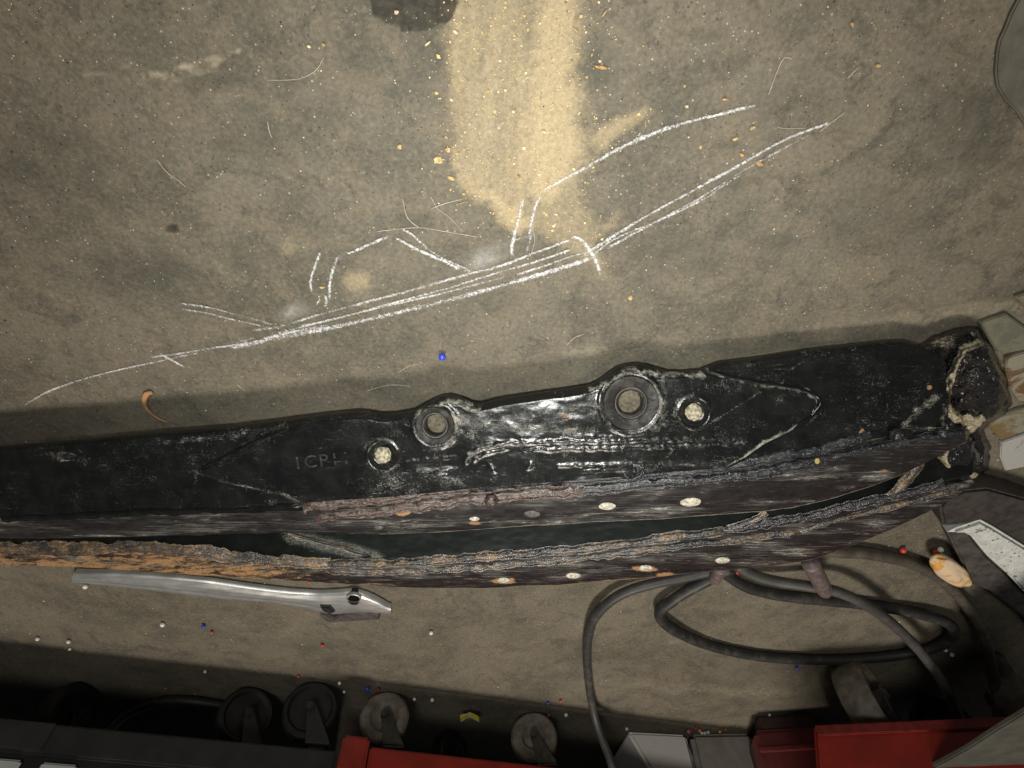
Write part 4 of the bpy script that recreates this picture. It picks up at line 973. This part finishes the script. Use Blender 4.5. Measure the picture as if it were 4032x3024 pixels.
# rows placed through the floor-level outline so that the sheet keeps a true width
Pa = at(x, y0, 0.0045); Pb = at(x, y1, 0.0045)
Pm = Pa[:, None] + (Pb - Pa)[:, None] * r[None, :, None]
A = Pm.copy(); A[..., 2] = Z
Bk = Pm.copy(); Bk[..., 2] = 0.0012
pxl, pyl = to_px(A)
drop = np.hypot(pxl - 1392, pyl - 2357) < 24
link('handle', sheet('handle', A, Bk, None, drop), M_chrome, LV)
Ph = at(1392, 2357, 0.0093); kk = mpp(Ph)
link('hole_rim', lathe('hole_rim', Ph, (0, 0, 1), [(31 * kk, -0.003), (29 * kk, -0.0002), (26 * kk, 0.0001), (24.5 * kk, 0.0001)], 40, 0.95), M_chrome, LV)
M_dkst = plain('dark_oily_steel', (0.035, 0.034, 0.033), 0.45, 0.4)
link('hole_wall', lathe('hole_wall', Ph, (0, 0, 1), [(24.6 * kk, 0.0001), (24 * kk, -0.0080), (0.00001, -0.0082)], 30), plain('black_hole_lining', (0.010, 0.010, 0.010), 0.7), LV)  # plain black wall and bottom closing the drilled hole
jaw = [(1262, 2400), (1318, 2428), (1345, 2412), (1400, 2404), (1490, 2412), (1496, 2432), (1400, 2438), (1340, 2442), (1292, 2442), (1262, 2424)]
link('jaw', prism('jaw', [at(a, b, 0.005) for a, b in jaw], 0.0008, 0.0075, 0.0012), plain('grey_pink_steel', (0.18, 0.155, 0.15), 0.4, 0.7), LV, smooth=False)
lug = [(1258, 2390), (1300, 2392), (1318, 2412), (1300, 2420), (1270, 2408)]
link('pivot_lug', prism('pivot_lug', [at(a, b, 0.012) for a, b in lug], 0.002, 0.0125, 0.0015), M_dkst, LV, smooth=False)

# ------------------------------------------------------------------ cables
def rubber(name, col, dust, k):
    g = Mat(name, 0.55)
    c = g.mix(g.ramp(g.noise(70, 5, 0.65), 0.5 - k * 0.2, 0.75), col, dust)
    c = g.mix(g.ramp(g.noise(600, 3), 0.62, 0.75, 0, 0.5), c, tuple(min(1, d * 1.8) for d in dust))
    return g.out(c, normal=g.bump(g.noise(500, 3), 0.3, 0.0003))
M_c1 = rubber('grey_black_rubber', (0.030, 0.031, 0.032), (0.075, 0.070, 0.060), 0.3)
M_c2 = rubber('black_rubber', (0.017, 0.018, 0.018), (0.060, 0.055, 0.045), 0.2)
M_c3 = rubber('grey_rubber', (0.048, 0.047, 0.045), (0.085, 0.08, 0.072), 0.4)
M_c4 = rubber('dusty_rubber', (0.045, 0.040, 0.032), (0.105, 0.092, 0.070), 0.8)
def cable(pts, zs, d, mat, label):
    P = at(np.array([p[0] for p in pts], float), np.array([p[1] for p in pts], float), np.array(zs, float) if np.ndim(zs) else float(zs))
    P = resample(P, 0.004)
    n = len(P)
    P[:, 2] += (fbm(np.arange(n) * 0.12, np.zeros(n), int(d)) - .5) * 0.0015
    R = d / 2 * (1 + 0.10 * (fbm(np.arange(n) * 0.2, np.zeros(n), 3) - .5))
    P[:, 2] = np.maximum(P[:, 2], R * 0.96)
    o = link('cable', tube('cable', P, R, 16), mat)
    return tag(o, label, 'cable', 'black rubber cables behind the arm')
cable([(2830, 2245), (2720, 2268), (2600, 2292), (2500, 2318), (2410, 2362), (2345, 2425), (2318, 2500), (2312, 2600), (2320, 2700), (2335, 2790), (2360, 2880), (2395, 2970), (2430, 3070)], [0.005, 0.006, 0.008, .010, .012, .012, .010, .008, .008, 0.014, .032, .055, 0.080], 0.0100, M_c1, 'dark grey cable bending down past the castors to the bottom edge')
cable([(2880, 2240), (2800, 2278), (2700, 2330), (2630, 2378), (2598, 2410), (2612, 2450), (2690, 2500), (2800, 2545), (2950, 2578), (3100, 2593), (3250, 2597), (3400, 2592), (3550, 2577), (3670, 2552), (3735, 2522), (3757, 2490), (3735, 2457), (3650, 2424), (3500, 2394), (3350, 2374), (3200, 2358), (3060, 2342), (2960, 2318), (2890, 2284), (2840, 2244)],
      [.006, .008, .010, .012, .012, .010, .008, .0065, .006, .006, .006, .006, .006, .008, .010, .012, .012, .009, .0065, .006, .006, .006, .006, .006, .006], 0.0112, M_c2, 'black cable lying in one wide flat loop behind the arm')
cable([(2900, 2225), (2960, 2262), (3060, 2290), (3180, 2308), (3300, 2332), (3400, 2376), (3500, 2445), (3600, 2540), (3680, 2640), (3745, 2750), (3785, 2850), (3812, 2940), (3832, 3020)], [.006, .008, .012, .018, .024, .026, .026, .028, .034, .044, .054, .062, .068], 0.0104, M_c3, 'grey cable arching over the loop and down across the red box')
cable([(3180, 2150), (3300, 2172), (3400, 2178), (3500, 2195), (3600, 2222), (3680, 2262), (3760, 2332), (3825, 2412), (3868, 2490), (3895, 2580), (3912, 2680), (3926, 2780), (3940, 2880)], [.007, .007, .007, .007, .007, .007, 0.007, .008, .012, .022, .038, .056, .074], 0.0112, M_c4, 'dusty brown cable curving down at far right past the cream lump')

# ------------------------------------------------------------------ bracket, lump, tiles, mat at the right
BR = empty('steel_bracket', at(3900, 2150, 0), 'dark steel angle bracket with a white worn top face at right', 'bracket')
M_br = plain('brown_black_steel', (0.032, 0.027, 0.023), 0.6, 0, 0.4, 150, 0.5, 0.0008)
g = Mat('worn_white_paint', 0.75)
cc = g.mix(g.ramp(g.noise(150, 5, 0.7), 0.35, 0.65), (0.42, 0.45, 0.43), (0.60, 0.62, 0.59))
cc = g.mix(g.ramp(g.voro(170), 0.22, 0.12), cc, (0.10, 0.085, 0.06)); cc = g.mix(g.ramp(g.noise(75, 6, 0.75), 0.56, 0.66), cc, (0.09, 0.08, 0.07))
g.out(cc, normal=g.bump(g.noise(260, 4), 0.8, 0.0012)); M_wh = g.m
def poly(pts, z): return [at(a, b, z) for a, b in pts]
link('upper_leg', prism('upper_leg', poly([(3702, 1996), (3745, 1955), (3798, 1936), (3892, 1926), (4040, 1966), (4200, 2030), (4200, 2230), (4032, 2150), (3920, 2080), (3864, 2050), (3800, 2066), (3716, 2074)], 0.022), 0.001, 0.022, 0.002), M_br, BR, smooth=False)
link('lower_leg', prism('lower_leg', poly([(3722, 2074), (3800, 2068), (3826, 2112), (3892, 2194), (3970, 2264), (4040, 2336), (4200, 2480), (4200, 2640), (4040, 2440), (3900, 2330), (3822, 2300), (3782, 2203), (3736, 2110)], 0.014), 0.001, 0.014, 0.002), plain('scuffed_brown_steel', (0.052, 0.046, 0.042), 0.6, 0, 0.45, 110, 0.5, 0.0008), BR, smooth=False)
link('worn_face', prism('worn_face', poly([(3736, 2104), (3770, 2086), (3813, 2073), (3864, 2054), (3915, 2081), (4040, 2158), (4200, 2240), (4200, 2480), (4040, 2340), (3970, 2265), (3892, 2195), (3828, 2118), (3800, 2104)], 0.0245), 0.010, 0.0245, 0.0025), M_wh, BR, smooth=False)
g = Mat('cream_and_orange', 0.6)
g.out(g.mix(g.ramp(g.noise(75, 3, 0.6), 0.53, 0.58), (0.62, 0.49, 0.34), (0.60, 0.31, 0.07)), normal=g.bump(g.noise(150, 4), 0.5, 0.0015))
a_ = math.radians(52)
d1 = at(3806, 2306, 0.012) - at(3680, 2192, 0.012); hl_ = np.linalg.norm(d1) / 2; d1 = d1 / np.linalg.norm(d1); d2 = np.cross((0, 0, 1.0), d1)
Pl = at(3742, 2248, 0.016); kk = mpp(Pl)
tag(link('cream_lump', lump('cream_lump', Pl, (hl_, 0.0105, 0.0075), (d1, d2, np.array([0, 0, 1.])), 77, 0.16, 1.6, 4), g.m), 'cream lump flecked with orange lying on the dusty cable', 'lump')
g_tiles = []
def tile(pts, c1, c2, th, label, seed):
    g = Mat('stone_tile', 0.6)
    cc = g.mix(g.ramp(g.noise(45 + seed, 6, 0.7, dist=0.8), th, th + 0.10), c1, c2)
    cc = g.mix(g.ramp(g.noise(420, 3), 0.6, 0.75, 0, 0.4), cc, (0.05, 0.04, 0.03))
    g.out(cc, normal=g.bump(g.noise(160, 5), 0.4, 0.0008))
    o = link('stone_tile', prism('stone_tile', [at(a, b, 0.003) for a, b in pts], 0.0, 0.003, 0.0007), g.m, None, False)
    tag(o, label, 'tile', 'stone tiles at the right edge')
tile([(3858, 1272), (3962, 1236), (4040, 1292), (4120, 1320), (4120, 1362), (4040, 1378), (3956, 1395), (3910, 1364)], (0.105, 0.108, 0.078), (0.14, 0.14, 0.10), 0.45, 'plain grey green stone tile, topmost at the right edge', 1)
tile([(3961, 1409), (4040, 1388), (4130, 1372), (4130, 1590), (4040, 1584), (4012, 1579), (3978, 1525), (3963, 1462)], (0.22, 0.21, 0.16), (0.12, 0.068, 0.028), 0.46, 'rust stained stone tile just below the grey green one', 2)
tile([(3888, 1668), (3924, 1644), (4003, 1617), (4130, 1585), (4130, 1675), (4040, 1698), (3942, 1732)], (0.20, 0.195, 0.15), (0.15, 0.105, 0.045), 0.45, 'mottled brown stone tile beside the arm end', 3)
tile([(3943, 1743), (4040, 1708), (4130, 1690), (4130, 1820), (4040, 1838), (3960, 1855), (3939, 1800)], (0.34, 0.34, 0.33), (0.13, 0.065, 0.035), 0.60, 'pale grey stone tile with rust blotches, lowest at the right edge', 4)
tile([(4000, 1170), (4060, 1150), (4130, 1180), (4130, 1260), (4050, 1215)], (0.16, 0.14, 0.09), (0.20, 0.13, 0.04), 0.5, 'small brown stone tile cut off at the right edge above the rest', 5)
link_o = link('rubber_mat', prism('rubber_mat', poly([(4200, -300), (4060, -60), (4012, 8), (3985, 60), (3962, 120), (3942, 160), (3932, 210), (3926, 290), (3934, 345), (3965, 395), (4010, 440), (4060, 520), (4200, 560)], 0.003), 0.0, 0.0022, 0.0008), plain('dirty_rubber_mat', (0.092, 0.088, 0.068), 0.85, 0, 0.3, 60, 0.5, 0.0008), None, False)
tag(link_o, 'dirty dark mat with a rounded edge in the upper right corner', 'mat')

# ------------------------------------------------------------------ cabinets on castors along the bottom
M_blk = plain('black_cabinet_paint', (0.012, 0.013, 0.013), 0.5, 0, 0.3, 40, 0.2)
M_grey = plain('charcoal_plastic', (0.024, 0.025, 0.025), 0.5, 0, 0.25, 40)
M_redp = plain('red_paint', (0.27, 0.022, 0.013), 0.35, 0, 0.18, 30, 0.15)
M_maroon = plain('maroon_plastic', (0.15, 0.028, 0.03), 0.45, 0, 0.2, 40)
M_pale = plain('pale_drawer', (0.55, 0.60, 0.60), 0.4, 0, 0.05)
M_wheel = plain('grey_castor_rubber', (0.14, 0.125, 0.10), 0.6, 0, 0.35, 90, 0.3)
M_hub = plain('dull_castor_steel', (0.055, 0.053, 0.047), 0.45, 0.5, 0.4, 90)
M_dark = plain('black_castor_tread', (0.013, 0.013, 0.0125), 0.6, 0, 0.3, 90)
Zu = np.array([0, 0, 1.0])
def caster(parent, px, py, r, w, yaw, mat, ztop, ring=0.55, fork_mat=None):
    """swivel castor: forked bracket with the wheel and axle as its own pieces; (px, py) is where it meets the floor"""
    C = at(px, py, 0) + Zu * r
    ax = np.array([math.cos(yaw), math.sin(yaw), 0]); fw = np.array([-math.sin(yaw), math.cos(yaw), 0])
    bm = bmesh.new()
    def bx(o, ex, ey, ez):
        vs = [bm.verts.new(o + ex * i + ey * j + ez * k) for i in (0, 1) for j in (0, 1) for k in (0, 1)]
        for f in ((0, 1, 3, 2), (4, 6, 7, 5), (0, 4, 5, 1), (2, 3, 7, 6), (0, 2, 6, 4), (1, 5, 7, 3)): bm.faces.new([vs[i] for i in f])
    hw = w / 2 + 0.003; lean = fw * (r * 0.55)
    for sgn in (-1, 1):            # tapered cheeks
        b0 = C + ax * sgn * hw
        t = 0.002 * sgn
        q = [b0 - fw * r * .16 - Zu * r * .15, b0 + fw * r * .16 - Zu * r * .15, b0 + fw * r * .42 + lean + Zu * (r * 1.1), b0 - fw * r * .42 + lean + Zu * (r * 1.1)]
        v1 = [bm.verts.new(p) for p in q]; v2 = [bm.verts.new(p + ax * t) for p in q]
        bm.faces.new(v1); bm.faces.new(v2[::-1])
        for i in range(4): bm.faces.new((v1[i], v1[(i + 1) % 4], v2[(i + 1) % 4], v2[i]))
    cx = C + lean + Zu * r * 1.1
    bx(cx - ax * (hw + 0.002) - fw * r * .42, ax * (2 * hw + 0.004), fw * r * .84, Zu * 0.003)
    bx(cx - ax * r * .3 - fw * r * .3 + Zu * 0.003, ax * r * .6, fw * r * .6, Zu * max(0.004, ztop - cx[2] - 0.003))
    bmesh.ops.recalc_face_normals(bm, faces=bm.faces)
    bmesh.ops.bevel(bm, geom=list(bm.edges), offset=0.0006, segments=1, affect='EDGES')
    me = bpy.data.meshes.new('caster'); bm.to_mesh(me); bm.free()
    cs = link('caster', me, fork_mat or M_hub, parent, False)
    h = w / 2
    link('wheel', lathe('wheel', C, ax, [(r * .14, -h * .6), (r * .45, -h * .55), (r * ring, -h * .62), (r * (ring + .10), -h * .98), (r * .90, -h), (r * .985, -h * .72), (r, -h * .3), (r, h * .3), (r * .985, h * .72), (r * .90, h), (r * (ring + .10), h * .98), (r * ring, h * .62), (r * .45, h * .55), (r * .14, h * .6)], 56, 1.0, (0, 0, 1)), mat, cs)
    link('axle_bolt', lathe('axle_bolt', C, ax, [(0.00001, -hw - .006), (r * .15, -hw - .006), (r * .15, hw + .006), (0.00001, hw + .006)], 6, 1.0, (0, 0, 1)), M_hub, cs)

# black drawer cabinet at lower left
a = at(0, 2830, 0.078); b = at(1000, 2925, 0.078)
e = (b - a) / np.linalg.norm(b - a); gdir = np.cross(Zu, e); gdir = gdir if gdir[1] > 0 else -gdir
O = a - e * 0.30; endp = at(1330, 2955, 0.078); Lb = float((endp - O) @ e)
BC = empty('black_cabinet', (O + e * Lb / 2) * np.array([1, 1, 0]), 'black drawer cabinet on castors with pale drawer fronts', 'cabinet')
link('body', box('body', O + gdir * 0.004 + Zu * 0.016, e * (Lb - 0.001), gdir * 0.385, Zu * 0.40), M_blk, BC, False)
link('base_rail', box('base_rail', O, e * Lb, gdir * 0.02, Zu * 0.0285, 0.002), M_grey, BC, False)
link('base_rail', box('base_rail', O + gdir * 0.38, e * Lb, gdir * 0.02, Zu * 0.0285, 0.002), M_grey, BC, False)
xa = float((at(102, 2989, 0.111) - O) @ e); xb = float((at(174, 2998, 0.111) - O) @ e)
link('drawer_front', box('drawer_front', O + e * 0.01 + gdir * -0.002 + Zu * 0.0345, e * (xa - 0.012), gdir * 0.005, Zu * 0.12, 0.002), M_pale, BC, False)
link('drawer_front', box('drawer_front', O + e * xb + gdir * -0.002 + Zu * 0.0345, e * (Lb - xb - 0.25), gdir * 0.005, Zu * 0.12, 0.002), M_pale, BC, False)
link('corner_block', box('corner_block', O + e * (xa - 0.19) - gdir * 0.0025, e * 0.20, gdir * 0.004, Zu * 0.026, 0.001), M_grey, BC, False)
caster(BC, 1250, 2695, 0.032, 0.022, 1.35, M_dark, 0.1, 0.72, M_grey)
caster(BC, 1000, 2716, 0.032, 0.022, 1.0, M_dark, 0.1, 0.72, M_grey)
caster(BC, 330, 2700, 0.032, 0.022, 0.3, M_dark, 0.1, 0.6, M_grey)
hz = [(420, 2900), (445, 2860), (500, 2810), (580, 2775), (680, 2758), (800, 2765), (930, 2790)]
Pq = resample(at(np.array([p[0] for p in hz], float), np.array([p[1] for p in hz], float), 0.006), 0.004)
tag(link('hose', tube('hose', Pq, 0.006, 12), M_c2), 'dark hose bowed on the floor under the black cabinet', 'hose')

# red framed cart in the middle
a = at(1452, 2938, 0.074); b = at(2200, 3022, 0.074)
e = (b - a) / np.linalg.norm(b - a); gdir = np.cross(Zu, e); gdir = gdir if gdir[1] > 0 else -gdir
O = a - e * 0.03
RC = empty('red_cart', (O + e * 0.25) * np.array([1, 1, 0]), 'dark cart with a bright red bottom rail between the black cabinet and the white box', 'cart')
link('bottom_rail', box('bottom_rail', O + e * 0.032, e * 0.46, gdir * 0.012, Zu * 0.024, 0.002), M_redp, RC, False)
link('corner_post', box('corner_post', O - gdir * 0.004 - Zu * 0.008, e * 0.03, gdir * 0.03, Zu * 0.40, 0.003), M_redp, RC, False)
link('corner_post', box('corner_post', O + e * 0.493 - gdir * 0.004 - Zu * 0.008, e * 0.03, gdir * 0.03, Zu * 0.40, 0.003), M_redp, RC, False)
link('body', box('body', O + e * 0.032 + gdir * 0.014 + Zu * 0.004, e * 0.46, gdir * 0.34, Zu * 0.40), M_blk, RC, False)
caster(RC, 1530, 2732, 0.030, 0.020, 1.45, M_wheel, 0.08, 0.5)
caster(RC, 2100, 2812, 0.030, 0.020, 1.65, M_wheel, 0.08, 0.42)
caster(RC, 1780, 2880, 0.030, 0.020, 0.6, M_dark, 0.08, 0.5)

# white box, grey box, maroon crate
def floor_box(name, pa, pb, h, d, mat, label, cat, lip=None):
    a = at(*pa, 0); b = at(*pb, 0); e = b - a
    L = np.linalg.norm(e); e = e / L; gd = np.cross(Zu, e); gd = gd if gd[1] > 0 else -gd
    E_ = empty(name, a + e * L / 2, label, cat)
    link('body', box('body', a + Zu * 0.0005, e * L, gd * d, Zu * h, 0.006), mat, E_, False)
    return E_, a, e, gd, L
g = Mat('off_white_plastic', 0.4); cc = g.mix(g.ramp(g.noise(110, 5, 0.7), 0.66, 0.74), (0.80, 0.785, 0.74), (0.10, 0.075, 0.05)); g.out(cc)
def hexa(name, q, bev=0.004):
    bm = bmesh.new(); vs = [bm.verts.new(p) for p in q]
    for f in ((0, 1, 2, 3), (4, 7, 6, 5), (0, 4, 5, 1), (1, 5, 6, 2), (2, 6, 7, 3), (3, 7, 4, 0)): bm.faces.new([vs[i] for i in f])
    bmesh.ops.recalc_face_normals(bm, faces=bm.faces)
    bmesh.ops.bevel(bm, geom=list(bm.edges), offset=bev, segments=2, affect='EDGES')
    me = bpy.data.meshes.new(name); bm.to_mesh(me); bm.free()
    return sharp(me, 40)
def leaning(pa, pb, z0, qa, qb, lean, h, depth, spread=0.0):
    """eight corners of a box whose front runs pa-pb at z0, leans back by `lean`, and whose front side edges pass through qa and qb"""
    a = at(*pa, z0); b = at(*pb, z0); e = (b - a) / np.linalg.norm(b - a); gd = np.cross(Zu, e); gd = gd if gd[1] > 0 else -gd
    n = np.cross(e, Zu * math.cos(lean) + gd * math.sin(lean))
    A2_ = on_plane(np.array(float(qa[0])), np.array(float(qa[1])), a, n); B2_ = on_plane(np.array(float(qb[0])), np.array(float(qb[1])), a, n)
    ta_ = a + (A2_ - a) * (h / (A2_[2] - z0)); tb_ = b + (B2_ - b) * (h / (B2_[2] - z0))
    ra = a * np.array([1, 1, 0]); ra = ra / np.linalg.norm(ra); ra = ra if spread else gd
    return [a, b, b + gd * depth, a + ra * depth, ta_, tb_, tb_ + gd * depth, ta_ + ra * depth]
E_ = empty('white_box', at(2600, 2885, 0), 'white plastic box standing on the floor by the red cart', 'box')
q = leaning((2468, 2878), (2703, 2890), 0.001, (2556, 3022), (2738, 3022), 0.30, 0.26, 0.22)
link('body', hexa('body', q, 0.004), g.m, E_, False)
up_ = [p + Zu * 0.0005 for p in q[4:]]
link('lid', hexa('lid', up_ + [p + Zu * 0.02 for p in up_], 0.003), g.m, E_, False)
E_, a, e, gd, L = floor_box('grey_box', (2716, 2884), (2960, 2880), 0.20, 0.22, plain('grey_card', (0.30, 0.285, 0.25), 0.7, 0, 0.12, 60), 'plain grey box between the white box and the maroon crate', 'box')
link('lid', box('lid', a - e * 0.003 - gd * 0.003 + Zu * 0.2005, e * (L + 0.006), gd * 0.226, Zu * 0.02, 0.004), plain('grey_lid', (0.25, 0.24, 0.21), 0.7), E_, False)
a = at(2965, 2870, 0.020); b = at(3260, 2852, 0.020); e = b - a; L = np.linalg.norm(e); e /= L; gd = np.cross(Zu, e); gd = gd if gd[1] > 0 else -gd
MC = empty('maroon_crate', (a + e * L / 2) * np.array([1, 1, 0]), 'maroon plastic crate on a dark foot left of the bright red box', 'crate')
link('body', box('body', a, e * L, gd * 0.25, Zu * 0.26, 0.006), M_maroon, MC, False)
link('rib', box('rib', a - gd * 0.004 + Zu * 0.022, e * L, gd * 0.0039, Zu * 0.006, 0.001), M_maroon, MC, False)
link('foot', box('foot', a + e * 0.012 + gd * 0.012 - Zu * 0.0195, e * (L - 0.02), gd * 0.20, Zu * 0.019, 0.002), plain('dark_brown_plastic', (0.055, 0.03, 0.026), 0.5), MC, False)

# bright red box on big castors at lower right
a = at(3202, 2852, 0.078); b = at(3960, 2818, 0.078); e = b - a; L = np.linalg.norm(e) + 0.14; e /= np.linalg.norm(e); gd = np.cross(Zu, e); gd = gd if gd[1] > 0 else -gd
RB = empty('red_box', (a + e * L / 2) * np.array([1, 1, 0]), 'bright red steel box riding on large castors at lower right', 'tool box')
q = leaning((3202, 2852), (3960, 2818), 0.078, (3214, 3020), (4400, 2990), 0.10, 0.20, 0.34, 1.0)
link('body', hexa('body', q, 0.003), M_redp, RB, False)
link('lower_trim', box('lower_trim', a - gd * 0.0035 + Zu * 0.002, e * (L - 0.14), gd * 0.003, Zu * 0.010, 0.001), plain('dull_red_trim', (0.20, 0.022, 0.018), 0.45), RB, False)
caster(RB, 3340, 2612, 0.040, 0.034, 0.75, M_wheel, 0.085, 0.72)
caster(RB, 3890, 2590, 0.040, 0.034, 0.75, M_wheel, 0.085, 0.72)
caster(RB, 3650, 2760, 0.036, 0.03, -0.6, M_dark, 0.085, 0.6)

# grey green tray corner nearest the lens at lower right
tp = [(3640, 3045), (3690, 3016), (3810, 2952), (3920, 2880), (4040, 2806), (4300, 2640), (4500, 3200), (3640, 3200)]
TR = tag(link('metal_tray', prism('metal_tray', [at(p, q, 0.12) for p, q in tp], 0.116, 0.12, 0.0012), plain('grey_green_enamel', (0.058, 0.062, 0.05), 0.6, 0, 0.2, 60, 0.4, 0.0006), None, False), 'grey green metal tray corner jutting in at the lower right', 'tray')
# yellow wrapper
P0 = at(1852, 2790, 0); k = mpp(P0)
x = np.linspace(-1, 1, 24); y = np.linspace(-1, 1, 12); XX, YY = np.meshgrid(x, y, indexing='ij')
W = np.stack([P0[0] - XX * 36 * k, P0[1] + YY * 0.008, 0.006 + 0.006 * fbm(XX * 2.2 + 5, YY * 2.2, 5) + 0.004 * np.abs(XX)], -1)
g = Mat('yellow_wrapper', 0.3); g.out(g.mix(g.ramp(g.noise(130, 2), 0.45, 0.55), (0.62, 0.55, 0.03), (0.55, 0.55, 0.50)))
tag(link('wrapper', sheet('wrapper', W, W - np.array([0, 0, 0.0008])), g.m), 'crumpled yellow and white wrapper at the foot of the red cart', 'wrapper')
